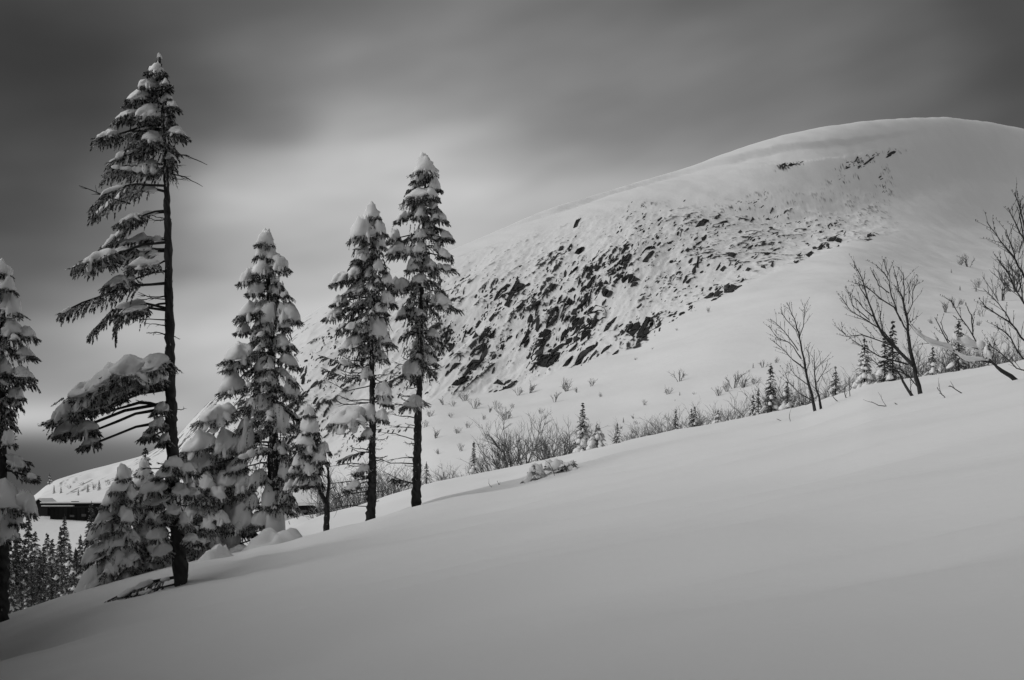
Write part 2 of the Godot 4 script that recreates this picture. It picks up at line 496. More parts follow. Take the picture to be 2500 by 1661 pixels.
func build_rocks() -> void:
	var rng := RandomNumberGenerator.new()
	rng.seed = 71
	var rings: Array = []
	for set_ in [[SLAB_A, 1132.8, 566.4, 0.1806], [SLAB_B, 1604.8, 236.0, 0.32], [SLAB_C, 944.0, 236.0, 0.4514]]:
		for s in set_[0]:
			var r := PackedVector2Array()
			for q in range(0, s.size(), 2): r.append(Vector2(set_[1] + s[q] * set_[3], set_[2] + s[q + 1] * set_[3]))
			for piece in cracked(r, rng): rings.append(piece)
	var traced: Array = []
	for r in rings:
		var mid := Vector2.ZERO
		for q in r: mid += q
		mid /= r.size()
		var wide := PackedVector2Array()
		for q in r: wide.append(q + (q - mid).normalized() * 5.0)
		traced.append(wide)
	var loose: Array = []
	var tries := 0
	while loose.size() < 3000 and tries < 110000:
		tries += 1
		var px := rng.randf_range(420, 2060)
		var py := rng.randf_range(340, 1080)
		var k := rocky(px, py)
		if rng.randf() > 0.12 + 0.88 * smoothstep(-0.35, 0.3, ledge(px, py)): continue
		if rng.randf() > k * k * 1.3 + 0.25 * k: continue
		var taken := false
		for q in traced:
			if Geometry2D.is_point_in_polygon(Vector2(px, py), q): taken = true
		if taken: continue
		var turn := lerpf(0.95, 0.42, smoothstep(1300.0, 1900.0, px)) + rng.randfn(0, 0.22)
		var a := minf(3.4 * exp(rng.randfn(0, 0.6)), 19.0) * (0.6 + 0.6 * k)
		var b := a * rng.randf_range(0.16, 0.42)
		if px < 1000.0: a *= 0.9
		var r := PackedVector2Array()
		var m := rng.randi_range(6, 8)
		for q in m:
			var w := TAU * (q + rng.randf_range(-0.25, 0.25)) / m
			var s := cos(w) * a * rng.randf_range(0.7, 1.15)
			var t := sin(w) * b * rng.randf_range(0.6, 1.2)
			r.append(Vector2(px + s * cos(turn) - t * sin(turn), py - s * sin(turn) - t * cos(turn)))
		loose.append([a, r])
	loose.sort_custom(func(x, y): return x[0] > y[0])
	var extent := func(r: PackedVector2Array) -> float:
		var lo := r[0]
		var hi := r[0]
		for q in r:
			lo = lo.min(q)
			hi = hi.max(q)
		return (hi - lo).length()
	rings.sort_custom(func(x, y): return extent.call(x) > extent.call(y))
	for l in loose: rings.append(l[1])
	var small := MB.new()
	var stand := []
	for r in rings: stand.append(0.3)
	for q in loose.size(): stand[stand.size() - loose.size() + q] = clampf(loose[q][0] * 0.018, 0.04, 0.25)
	for q in rings.size():
		var mb := MB.new() if q < 285 else small
		slab(mb, rings[q], rng, stand[q])
		if q < 285: obj("rock", mb, stone, mountain)
	var o := obj("rock_fragments", small, stone, mountain)
	o.set_meta("kind", "stuff")

# ---------------------------------------------------------------- pieces of trees
func along(path: PackedVector3Array, s: float) -> Vector3:
	var f := clampf(s, 0.0, 1.0) * (path.size() - 1)
	var j := mini(int(f), path.size() - 2)
	return path[j].lerp(path[j + 1], f - j)

# a needled shoot: many short blades round an axis; what faces up may carry frost
func brush(mb: MB, a: Vector3, b: Vector3, r: float, count: int, frost: float, rng: RandomNumberGenerator, tone := 0.05) -> void:
	var d := b - a
	var l := d.length()
	if l < 1e-4: return
	d /= l
	var s := d.cross(Vector3(0.3, 0.9, 0.2)).normalized()
	var t := d.cross(s)
	var w := rng.randf() * TAU
	var icy := gray(0.56)
	for q in count:
		w += 2.4 + rng.randf_range(-0.3, 0.3)
		var o := s * cos(w) + t * sin(w)
		var p := a + d * (l * (q + rng.randf()) / count)
		var rr := r * rng.randf_range(0.7, 1.25) * (1.0 - 0.45 * float(q) / count)
		var e := o.cross(d) * rr * 0.36
		var col := gray(tone * rng.randf_range(0.6, 1.5))
		if rng.randf() < frost * (0.75 + 0.6 * o.y): col = icy * rng.randf_range(0.55, 1.15)
		mb.tri(p - e, p + e, p + (o * 0.5 + d * 1.25) * rr, col)

# snow lying along a path: a domed pillow with a ragged, draped underside
func pillow(mb: MB, path: PackedVector3Array, s0: float, s1: float, w: float, h: float, drape: float, rng: RandomNumberGenerator, na := 15, nb := 9) -> void:
	var k0 := mb.v.size()
	var off := Vector3(rng.randf(), rng.randf(), rng.randf()) * 400.0
	var scale_ := 30.0 / maxf(w, 0.05)
	for q in nb + 1:
		var lat := lerpf(-PI / 2, PI / 2, float(q) / nb)
		for k in na:
			var lon := TAU * k / na
			var u := Vector3(cos(lon) * cos(lat), sin(lat), sin(lon) * cos(lat))
			var s := lerpf(s0, s1, u.x * 0.5 + 0.5)
			var p := along(path, s)
			var f := along(path, minf(s + 0.06, 1.0)) - along(path, maxf(s - 0.06, 0.0))
			f.y = 0.0
			f = f.normalized() if f.length() > 1e-4 else Vector3.RIGHT
			var side := f.cross(Vector3.UP)
			var lump := 1.0 + 0.75 * nz2.get_noise_3dv(u * 24.0 + off) + 0.38 * nz2.get_noise_3dv(u * 70.0 + off)
			if u.y < 0.1: lump += 0.4 * nz2.get_noise_3dv(u * 140.0 + off)
			var yy := u.y * h * lump if u.y > 0.0 else u.y * h * (0.5 + 0.9 * absf(lump - 1.0))
			mb.put(p + side * (u.z * w * lump) + Vector3(0, yy - drape * w * u.z * u.z, 0), gray(0.82))
	mb.weave(k0, nb + 1, na, true)

# a trunk or limb: path in metres, bark roughened
func bark(mb: MB, path: PackedVector3Array, r0: float, r1: float, sides: int, rng: RandomNumberGenerator, cuts: int, tone := 0.055, wobble := 0.0) -> void:
	var pts := PackedVector3Array()
	for q in cuts + 1:
		var p := along(path, float(q) / cuts)
		if wobble > 0.0 and q > 0: p += Vector3(rng.randf_range(-1, 1), rng.randf_range(-1, 1) * 0.4, rng.randf_range(-1, 1)) * wobble
		pts.append(p)
	mb.tube(pts, r0, r1, sides, gray(tone), 0.26 if sides > 8 else 0.16, rng)

func twiglet(mb: MB, a: Vector3, d: Vector3, l: float, r: float, rng: RandomNumberGenerator, tone := 0.05) -> PackedVector3Array:
	var pts := PackedVector3Array([a])
	var p := a
	var dir := d
	for q in 3:
		dir = (dir + Vector3(rng.randf_range(-1, 1), rng.randf_range(-0.8, 0.8), rng.randf_range(-1, 1)) * 0.22).normalized()
		p += dir * l / 3.0
		pts.append(p)
	mb.tube(pts, r, r * 0.35, 3, gray(tone))
	return pts

# dead branch: crooked, with short twigs
func dead_branch(root: Node3D, path: PackedVector3Array, r: float, rng: RandomNumberGenerator, twigs := 5) -> void:
	var mb := MB.new()
	bark(mb, path, r, r * 0.3, 4, rng, 8, 0.05, 0.02)
	var l := path[0].distance_to(path[path.size() - 1])
	for q in twigs:
		var s := rng.randf_range(0.25, 0.95)
		var d := (along(path, minf(1.0, s + 0.1)) - along(path, s - 0.1)).normalized()
		d = (d + Vector3(rng.randf_range(-1, 1), rng.randf_range(-0.9, 0.5), rng.randf_range(-1, 1)) * 0.8).normalized()
		twiglet(mb, along(path, s), d, l * rng.randf_range(0.1, 0.28), r * 0.45, rng)
	# rime along the top
	for q in 10:
		var s := rng.randf_range(0.05, 0.9)
		var a := along(path, s)
		brush(mb, a + Vector3(0, r * 0.6, 0), along(path, minf(1.0, s + 0.1)) + Vector3(0, r * 0.6, 0), r * 1.1, 3, 1.0, rng)
	obj("dead_branch", mb, wood, root)

# a living branch: limb, shoots hanging from it, and snow lying along it
func live_branch(root: Node3D, path: PackedVector3Array, r: float, o: Dictionary, rng: RandomNumberGenerator) -> void:
	var mb := MB.new()
	bark(mb, path, r, r * 0.3, 5, rng, 7, 0.05, r * 0.4)
	var l := 0.0
	for q in path.size() - 1: l += path[q].distance_to(path[q + 1])
	var dense: float = o.get("dense", 1.0)
	var hang: float = o.get("hang", 0.6)
	var frost: float = o.get("frost", 0.4)
	var from: float = o.get("from", 0.2)
	var reach: float = o.get("reach", 0.34)
	var count := int(l * 26.0 * dense) + 4
	for q in count:
		var s := lerpf(from, 1.0, (q + rng.randf()) / count)
		var a := along(path, s)
		var d := along(path, minf(1.0, s + 0.08)) - along(path, maxf(0.0, s - 0.08))
		d = d.normalized()
		var side := d.cross(Vector3.UP).normalized() * (1.0 if q % 2 == 0 else -1.0)
		var dir := (d * rng.randf_range(0.3, 0.9) + side * rng.randf_range(0.2, 1.0) * (1.0 - 0.6 * hang) + Vector3.DOWN * rng.randf_range(0.4, 1.3) * hang).normalized()
		var ll: float = reach * rng.randf_range(0.55, 1.25) * (0.65 + 0.35 * (1.0 - s))
		var b := a + dir * ll
		var c := b + (dir + Vector3.DOWN * 0.7 * hang).normalized() * ll * 0.5
		brush(mb, a, b, 0.068, 10, minf(1.0, frost * 1.5), rng)
		brush(mb, b, c, 0.06, 7, frost * 0.8, rng)
		if rng.randf() < 0.5:
			var e := (dir + side * 0.7 * (1.0 if rng.randf() < 0.5 else -1.0) + Vector3.DOWN * 0.3 * hang).normalized()
			brush(mb, a.lerp(b, 0.5), a.lerp(b, 0.5) + e * ll * 0.6, 0.052, 6, frost, rng)
	brush(mb, along(path, 0.9), path[path.size() - 1] + (path[path.size() - 1] - along(path, 0.85)) * 0.4, 0.065, 12, frost, rng)
	var part := obj("branch", mb, needle, root)
	var sn: float = o.get("snow", 0.5)
	if sn > 0.0:
		var st := MB.new()
		var s := maxf(from - 0.1, 0.03)
		while s < 0.98:
			var len_ := rng.randf_range(0.16, 0.4)
			if rng.randf() < minf(1.0, sn * 1.25):
				var w := (0.07 + 0.11 * sn) * rng.randf_range(0.5, 1.4) * (0.55 + 0.65 * sin(PI * clampf(s + 0.15, 0.0, 1.0)))
				pillow(st, path, s, minf(1.0, s + len_), w, w * rng.randf_range(0.45, 0.8), 0.7, rng, 12, 7)
			s += len_ * 0.75
		if st.v.size() > 0: obj("snow_clumps", st, snow, part).set_meta("kind", "stuff")

# a bough bowed under one big snow cap; at: centre of the cap
func bough(root: Node3D, axis: PackedVector3Array, centre: Vector3, hw: float, hh: float, o: Dictionary, rng: RandomNumberGenerator) -> void:
	var flat := Vector3(centre.x, 0, centre.z)
	var a := trunk_at(axis, centre.y - hh * 0.2)
	var hr := Vector3(centre.x - a.x, 0, centre.z - a.z).length()
	a = trunk_at(axis, centre.y - hh * 0.5 + hr * float(o.get("sag", 0.22)))
	var out := Vector3(centre.x - a.x, 0, centre.z - a.z)
	out = out.normalized() if out.length() > 0.05 else Vector3(rng.randf_range(-0.4, 0.4), 0, 1).normalized()
	var tilt: float = o.get("tilt", rng.randf_range(0.15, 0.5) + float(o.get("droop", 0.0)))
	var inner := centre - out * hw + Vector3.UP * hw * tilt * 0.6
	var tip := centre + out * hw * 0.95 - Vector3.UP * hw * tilt * 1.25
	var limb := PackedVector3Array([a, a.lerp(inner, 0.5) + Vector3.UP * hr * 0.05 - Vector3.UP * hh * 0.15, inner - Vector3.UP * hh * 0.25, centre - Vector3.UP * hh * 0.2, tip - Vector3.UP * hh * 0.1])
	var mb := MB.new()
	bark(mb, limb, 0.018 + 0.012 * hr, 0.008, 5, rng, 8, 0.05, 0.01)
	var frost: float = o.get("frost", 0.3)
	var side := out.cross(Vector3.UP)
	hw *= rng.randf_range(0.85, 1.08)
	var wide := hw * rng.randf_range(0.65, 0.95)
	var count := int(24 + 120 * hw * float(o.get("dense", 1.0)))
	for q in count:
		var w := rng.randf() * TAU
		var rr := rng.randf_range(0.45, 1.0)
		var dir0 := out * cos(w) + side * sin(w)
		var p := centre + out * cos(w) * hw * rr + side * sin(w) * wide * rr - Vector3.UP * (hh * 0.22 + tilt * hw * cos(w) * rr + 0.3 * wide * rr * rr * absf(sin(w)))
		var l := rng.randf_range(0.13, 0.32) * clampf(hw / 0.35, 0.6, 1.2)
		var dir := (dir0 * rng.randf_range(0.1, 0.75) + Vector3.DOWN * rng.randf_range(0.35, 1.0)).normalized()
		brush(mb, p, p + dir * l * 0.55, 0.07, 8, minf(1.0, frost * 2.2), rng)
		brush(mb, p + dir * l * 0.5, p + dir * l, 0.062, 7, frost * 0.9, rng)
		if rng.randf() < 0.45: brush(mb, p + dir * l * 0.4, p + dir * l * 0.4 + (dir + dir0 * 0.8).normalized() * l * 0.6, 0.055, 7, frost, rng)
	var part := obj("branch", mb, needle, root)
	var st := MB.new()
	var top := PackedVector3Array([inner, centre + Vector3.UP * hh * 0.12, tip])
	pillow(st, top, 0.0, 1.0, wide, hh, 0.5, rng, 22, 12)
	if hw > 0.1:
		for q in 4 + int(hw * 7.0):
			var w := rng.randf_range(-1.0, 1.0) * 2.4
			var p := centre + out * cos(w) * hw * 0.7 + side * sin(w) * wide * 0.85 - Vector3.UP * (hh * 0.1 + tilt * hw * cos(w) * 0.8 + 0.25 * wide * absf(sin(w)))
			var dd := (out * cos(w) + side * sin(w)) * hw * rng.randf_range(0.25, 0.5)
			pillow(st, PackedVector3Array([p - dd * 0.6, p, p + dd - Vector3.UP * hw * rng.randf_range(0.3, 0.8)]), 0.0, 1.0, hw * rng.randf_range(0.12, 0.3), hh * rng.randf_range(0.25, 0.5), 0.6, rng, 10, 7)
	obj("snow_cap", st, snow, part)

func trunk_at(axis: PackedVector3Array, y: float) -> Vector3:
	if y <= axis[0].y: return axis[0]
	for q in axis.size() - 1:
		if y <= axis[q + 1].y: return axis[q].lerp(axis[q + 1], (y - axis[q].y) / (axis[q + 1].y - axis[q].y))
	return axis[axis.size() - 1]

# how far a crown reaches at a height: rows of [py, to the left, to the right] in chart units
func reach_at(profile: Array, py: float) -> Vector2:
	if py <= profile[0]: return Vector2(profile[1], profile[2])
	var m := profile.size() / 3
	for q in m - 1:
		if py <= profile[3 * q + 3]:
			var f: float = (py - profile[3 * q]) / (profile[3 * q + 3] - profile[3 * q])
			return Vector2(lerpf(profile[3 * q + 1], profile[3 * q + 4], f), lerpf(profile[3 * q + 2], profile[3 * q + 5], f))
	return Vector2(profile[3 * m - 2], profile[3 * m - 1])

# A snow-laden spruce from its chart: see the rows in build_spruces()
func spruce(spec: Dictionary) -> Node3D:
	var rng := RandomNumberGenerator.new()
	rng.seed = spec.seed
	var d: float = spec.d
	var t: Array = spec.trunk
	var foot := on_ground(t[0], d, 0.12)
	var root := thing(spec.get("name", "spruce_tree"), spec.label, "spruce", foot, spec.get("group", ""))
	var axis := PackedVector3Array()
	var lean := 0.0
	for q in range(0, t.size(), 2):
		var p := P(t[q], t[q + 1], d) - foot
		if q == 0: p.y = 0.0
		axis.append(p + Vector3(0, 0, lean))
		lean += rng.randf_range(-0.05, 0.05)
	var tb := MB.new()
	var tall := axis[axis.size() - 1].y
	var rad: float = spec.radius
	bark(tb, axis, rad, 0.015, 11, rng, int(tall / 0.11), 0.05, rad * 0.05)
	# loose bark scales and rime on the trunk
	for q in int(tall * 40.0):
		var y := rng.randf() * tall
		var p := trunk_at(axis, y)
		var w := rng.randf() * TAU
		var r := lerpf(rad, 0.015, y / tall)
		var o := Vector3(cos(w), 0, sin(w))
		var e := Vector3(-sin(w), 0, cos(w))
		var z := rng.randf_range(0.008, 0.02)
		var icy: bool = rng.randf() < spec.get("rime", 0.4) and o.x < 0.5
		var c := gray(0.35) if icy else gray(rng.randf_range(0.02, 0.08))
		p += o * r * 0.97
		tb.tri(p - e * z, p + e * z, p + Vector3.UP * z * rng.randf_range(1.0, 5.0) + o * 0.014, c)
	obj("trunk", tb, wood, root)
	# the traced caps, each on a bough of its own
	var caps: Array = spec.get("caps", [])
	for q in range(0, caps.size(), 4):
		var hw: float = caps[q + 2] * K * d * 1.06
		var centre := P(caps[q], caps[q + 1], d) - foot
		var fore := trunk_at(axis, centre.y).z + rng.randf_range(0.15, 0.55) * maxf(hw * 1.3, 0.3) + 0.12
		centre = P(caps[q], caps[q + 1], d - fore) - foot
		bough(root, axis, centre, hw, caps[q + 3] * K * d * float(spec.get("plump", 1.25)), {"frost": spec.get("frost", 0.3), "sag": spec.get("sag", 0.22), "droop": spec.get("droop", 0.0)}, rng)
	# traced limbs: [kind, thickness, points...]
	for l in spec.get("limbs", []):
		var path := PackedVector3Array()
		var turn := rng.randf_range(-0.35, 0.35)
		var a := P(l[2], l[3], d) - foot
		for q in range(2, l.size(), 2):
			var p := P(l[q], l[q + 1], d) - foot
			path.append(P(l[q], l[q + 1], d - trunk_at(axis, a.y).z - (p.x - a.x) * turn) - foot)
		if l[0] == "dead": dead_branch(root, path, l[1], rng)
		elif l[0] == "hung": live_branch(root, path, l[1], {"hang": 1.0, "snow": 0.35, "frost": 0.72, "reach": 0.3, "dense": 0.8}, rng)
		elif l[0] == "laden": live_branch(root, path, l[1], {"hang": 0.85, "snow": 0.7, "frost": 0.72, "reach": 0.28, "dense": 0.75}, rng)
		elif l[0] == "sparse": live_branch(root, path, l[1], {"hang": 0.6, "snow": 0.15, "frost": 0.4, "reach": 0.2, "dense": 0.6}, rng)
	# the rest of the crown all round, within the traced outline
	var prof: Array = spec.profile
	var y0: float = prof[0]
	var y1: float = prof[prof.size() - 3]
	var total: int = spec.fill
	for q in total:
		var f := (q + rng.randf()) / total
		var py := lerpf(y0, y1, f)
		var ext := reach_at(prof, py)
		var w := rng.randf() * TAU
		var c := cos(w)
		var l := lerpf(lerpf(ext.x, ext.y, 0.5 + 0.5 * c), minf(ext.x, ext.y) * 0.5 + (ext.x + ext.y) * 0.22, absf(sin(w)) * 0.8) * rng.randf_range(0.4, 1.12) * K * d
		if l < 0.08: continue
		var a := trunk_at(axis, (P(0, py, d) - foot).y + l * 0.2)
		var dir := Vector3(c, 0, sin(w))
		var sag := rng.randf_range(0.15, 0.45)
		var path := PackedVector3Array([a, a + dir * l * 0.35 + Vector3.UP * l * 0.04, a + dir * l * 0.7 - Vector3.UP * l * sag * 0.5, a + dir * l - Vector3.UP * l * sag])
		live_branch(root, path, 0.012 + 0.01 * l, {"hang": 0.6, "snow": spec.get("snow", 0.5), "frost": spec.get("frost", 0.3), "reach": minf(0.32, 0.16 + l * 0.18), "dense": spec.get("dense", 1.0), "from": 0.12}, rng)
	# rimed twigs hanging close round the trunk
	var core := MB.new()
	for q in int(total * float(spec.get("core", 9.0))):
		var py := lerpf(y0, y1, pow(rng.randf(), 0.85))
		var ext := reach_at(prof, py)
		var w := rng.randf() * TAU
		var l := lerpf(ext.x, ext.y, 0.5 + 0.5 * cos(w)) * pow(rng.randf(), 0.7) * 0.72 * K * d
		var a := trunk_at(axis, (P(0, py, d) - foot).y) + Vector3(cos(w), 0, sin(w)) * l
		var dir := Vector3(cos(w) * rng.randf_range(0.0, 0.6), -1.0, sin(w) * rng.randf_range(0.0, 0.6)).normalized()
		var ll := rng.randf_range(0.2, 0.5)
		brush(core, a, a + dir * ll, 0.062, 12, minf(0.95, float(spec.get("frost", 0.3)) * 1.5), rng)
	obj("inner_twigs", core, needle, root).set_meta("kind", "stuff")
	# dead lower branches: [from py, to py, how many, longest left, longest right]
	for b in spec.get("bare", []):
		for q in b[2]:
			var py := rng.randf_range(b[0], b[1])
			var w := rng.randf() * TAU
			var c := cos(w)
			var l: float = (b[3] if c < 0.0 else b[4]) * rng.randf_range(0.35, 1.0) * K * d
			var a := trunk_at(axis, (P(0, py, d) - foot).y)
			var dir := Vector3(c, 0, sin(w) * 0.8)
			var up := rng.randf_range(-0.05, 0.2)
			dead_branch(root, PackedVector3Array([a, a + dir * l * 0.4 + Vector3.UP * l * (up - 0.10), a + dir * l * 0.75 + Vector3.UP * l * (up - 0.10), a + dir * l + Vector3.UP * l * up]), 0.010 + 0.010 * l, rng, 6)
	# snow hat on the leader
	if spec.get("hat", 0.0) > 0.0:
		var h: float = spec.hat * K * d
		var st := MB.new()
		var p := axis[axis.size() - 1]
		pillow(st, PackedVector3Array([p + Vector3(-h, -h * 1.5, 0), p + Vector3(0, -h * 0.6, 0), p + Vector3(h, -h * 1.5, 0)]), 0.0, 1.0, h * 0.8, h * 1.0, 0.8, rng, 18, 10)
		obj("snow_cap", st, snow, root)
	return root

# ---------------------------------------------------------------- small spruces, birches, bushes
func small_spruce(called: String, h: float, rng: RandomNumberGenerator, laden: float, slim: float, fine := 1.0) -> Node3D:
	var root := Node3D.new()
	root.name = called
	var tb := MB.new()
	bark(tb, PackedVector3Array([Vector3(0, -0.3, 0), Vector3(0, h * 0.5, 0), Vector3(0, h, 0)]), h * 0.018, 0.008, 5, rng, 8, 0.05, h * 0.003)
	var crown := MB.new()
	var caps := MB.new()
	var whorls := int(clampf(h * 8.0, 20, 36) * (1.0 if fine == 1.0 else 2.0))
	for k in whorls:
		var f := (k + 0.4) / whorls
		var y := h * (0.99 - 0.95 * (f + rng.randf_range(-0.4, 0.4) / whorls))
		var l := h * slim * pow(f, 0.75) * rng.randf_range(0.75, 1.1)
		var m := rng.randi_range(5, 7)
		var w0 := rng.randf() * TAU
		for q in m:
			var w := w0 + TAU * q / m + rng.randf_range(-0.3, 0.3)
			var dir := Vector3(cos(w), 0, sin(w))
			var ll := l * rng.randf_range(0.65, 1.15)
			var a := Vector3(0, y + rng.randf_range(-0.03, 0.03) * h, 0)
			var b := a + dir * ll * 0.6 - Vector3.UP * ll * 0.12
			var c := a + dir * ll - Vector3.UP * ll * 0.4
			brush(crown, a + dir * ll * 0.1, b, 0.04 * h * 0.55 * fine, int(9.0 / fine), 0.30, rng)
			brush(crown, b, c, 0.03 * h * 0.55 * fine, int(8.0 / fine), 0.4, rng)
			for e in 2:
				var s := dir.cross(Vector3.UP) * (1.0 if e == 0 else -1.0)
				brush(crown, b, b + (dir + s * 0.9 - Vector3.UP * 0.5).normalized() * ll * 0.45, 0.028 * h * 0.55 * fine, int(7.0 / fine), 0.35, rng)
			if rng.randf() < laden:
				pillow(caps, PackedVector3Array([a + dir * ll * 0.25, b + Vector3.UP * ll * 0.04, c]), 0.05, 0.95, ll * rng.randf_range(0.18, 0.4), ll * rng.randf_range(0.12, 0.3), 0.5, rng, 9, 5)
	brush(crown, Vector3(0, h * 0.93, 0), Vector3(0, h * 1.02, 0), 0.02 * h * fine, 8, 0.3, rng)
	for z in [["trunk", tb, wood], ["crown", crown, needle], ["snow", caps, snow]]:
		if z[1].v.size() > 0:
			var made := obj(z[0], z[1], z[2], root)
			if z[0] == "snow": made.set_meta("kind", "stuff")
	return root

func grow(mb: MB, a: Vector3, d: Vector3, l: float, r: float, level: int, rng: RandomNumberGenerator, tone: float, frost: float, up: float) -> void:
	var p := a
	var dir := d
	var pts := PackedVector3Array([a])
	for q in 4:
		dir = (dir + Vector3(rng.randf_range(-1, 1), rng.randf_range(-0.4, 0.6) + up, rng.randf_range(-1, 1)) * 0.17).normalized()
		p += dir * l / 4.0
		pts.append(p)
	mb.tube(pts, r, r * 0.45, 4 if level > 1 else 3, gray(tone * rng.randf_range(0.7, 1.3)))
	if frost > 0.0 and rng.randf() < frost:
		for q in 3: mb.tri(pts[q] + Vector3(0, r * 0.9, 0), pts[q + 1] + Vector3(0, r * 0.9, 0), pts[q].lerp(pts[q + 1], 0.5) + Vector3(0, r * 3.0, 0), gray(0.6))
	if level <= 0: return
	var m := rng.randi_range(3, 4) if level > 1 else rng.randi_range(2, 4)
	for q in m:
		var s := rng.randf_range(0.3, 1.0)
		var w := rng.randf() * TAU
		var o := dir.cross(Vector3(0.2, 0.3, 0.9)).normalized()
		o = o.rotated(dir, w)
		grow(mb, along(pts, s), (dir + o * rng.randf_range(0.45, 0.9)).normalized(), l * rng.randf_range(0.4, 0.62), r * 0.55, level - 1, rng, tone, frost, up)

func birch_bush(called: String, h: float, stems: int, spread: float, rng: RandomNumberGenerator, level: int, tone: float, frost: float, thick := 1.0) -> Node3D:
	var root := Node3D.new()
	root.name = called
	var inner := MB.new()
	for q in stems:
		var w := rng.randf() * TAU
		var k := rng.randf()
		var d := Vector3(cos(w) * spread * k, 1.0, sin(w) * spread * k).normalized()
		grow(inner, Vector3(cos(w) * 0.1 * h * k, -0.15, sin(w) * 0.1 * h * k), d, h * rng.randf_range(0.5, 0.75), (h * 0.008 + 0.004) * thick, level, rng, tone, frost, 0.25)
	obj("branches", inner, wood, root)
	return root

func plant(proto: Node3D, called: String, where: Vector3, size: float, turn: float, label: String, category: String, group: String, lean := 0.0) -> Node3D:
	var o: Node3D = proto.duplicate()
	o.name = numbered(called)
	add_child(o)
	o.position = where
	o.rotation = Vector3(0, turn, lean)
	o.scale = Vector3.ONE * size
	tag(o, label, category, group)
	return o

# bare tree from traced limbs: rows of [thickness at the base, px, py, px, py, ...]; twigs grow along each
func bare_tree(called: String, label: String, d: float, base: Array, limbs: Array, seed_: int, twig: float, buds := true, snowy := {}) -> Node3D:
	var rng := RandomNumberGenerator.new()
	rng.seed = seed_
	var foot := on_ground(base[0], d, 0.05)
	var shift := foot - P(base[0], base[1], d)
	shift.x = 0
	var root := thing(called, label, "bare tree", foot)
	for li in limbs.size():
		var l: Array = limbs[li]
		var mb := MB.new()
		var path := PackedVector3Array()
		var deep := rng.randf_range(-0.45, 0.45)
		var a := P(l[1], l[2], d) - foot + shift
		var low: float = l[2]
		for q in range(1, l.size(), 2):
			var p := P(l[q], l[q + 1], d) - foot + shift * clampf(1.0 - (base[1] - l[q + 1]) / 120.0, 0.0, 1.0)
			var fore := deep * (p - a).length() * 0.7 + float(l[0]) * 1.2 * sin(l[q] * 0.7)
			p = (p + foot - Vector3(0, EYE, 0)) * ((d - fore) / d) + Vector3(0, EYE, 0) - foot
			path.append(p)
		var len_ := 0.0
		for q in path.size() - 1: len_ += path[q].distance_to(path[q + 1])
		var r0: float = l[0] * (0.68 if l[0] > 0.05 else 0.45)
		bark(mb, path, r0, 0.007, 6, rng, maxi(6, int(len_ / 0.16)), 0.05, 0.012)
		var count := int(len_ * 5.0 * twig)
		for q in count:
			var s := lerpf(0.3, 0.99, (q + rng.randf()) / count)
			var f := (along(path, minf(1.0, s + 0.06)) - along(path, s - 0.06)).normalized()
			var o := f.cross(Vector3(0, 0, 1)).normalized() * (1.0 if q % 2 == 0 else -1.0)
			var dir := (f + o * rng.randf_range(0.35, 0.75) + Vector3(0, 0.3, rng.randf_range(-0.4, 0.4))).normalized()
			var tl := rng.randf_range(0.16, 0.5) * minf(twig, 1.2) * (1.15 - 0.5 * s)
			var tp := twiglet(mb, along(path, s), dir, tl, 0.006, rng, 0.06)
			if rng.randf() < 0.5: twiglet(mb, tp[1], (dir + Vector3(rng.randf_range(-0.6, 0.6), 0.3, rng.randf_range(-0.6, 0.6))).normalized(), tl * 0.5, 0.005, rng, 0.06)
			if buds:
				for e in 3:
					var bp := along(tp, rng.randf_range(0.3, 1.0))
					mb.tri(bp, bp + Vector3(0.016, 0.02, 0), bp + Vector3(-0.004, 0.034, 0.01), gray(0.04))
		var part := obj("trunk" if l[0] > 0.05 else "limb", mb, wood, root)
		if snowy.has(li):
			var st := MB.new()
			var s: float = snowy[li][0]
			while s < snowy[li][1]:
				var run := rng.randf_range(0.22, 0.5)
				var w: float = snowy[li][2] * rng.randf_range(0.55, 1.25)
				var over := PackedVector3Array()
				for q in path: over.append(q + Vector3(0, w * 0.45, 0))
				pillow(st, over, s, minf(1.0, s + run), w * 0.75, w, 0.5, rng, 12, 8)
				s += run * rng.randf_range(0.5, 0.9)
			obj("snow_clumps", st, snow, part).set_meta("kind", "stuff")
	return root

# ---------------------------------------------------------------- sky
const SKY_X := [-500, 0, 150, 350, 550, 800, 1100, 1400, 1800, 2150, 2360, 2900]
const SKY_Y := [-500, 0, 200, 330, 420, 500, 600, 700, 800, 900, 980, 1035, 1090, 1180]
const SKY_G := [[84,84,86,88,88,90,92,92,90,86,84,84],[76,66,72,82,90,100,112,112,98,82,70,74],[74,62,64,82,105,128,138,132,116,92,72,76],[76,64,66,84,112,148,142,126,112,94,76,78],[78,68,72,95,142,170,165,142,120,98,80,80],[82,78,82,112,186,178,190,170,128,100,84,82],
	[86,92,98,116,158,170,182,170,130,104,86,84],[88,100,118,150,178,188,186,170,130,104,88,86],[88,112,148,168,186,184,180,160,130,104,90,88],[88,122,128,140,172,178,172,150,130,104,90,88],[88,196,200,192,165,160,160,150,130,104,90,88],[88,92,96,110,150,155,150,142,122,104,90,88],[88,76,82,98,150,150,150,140,120,104,90,88],[88,80,80,92,120,130,130,120,110,100,90,88]]

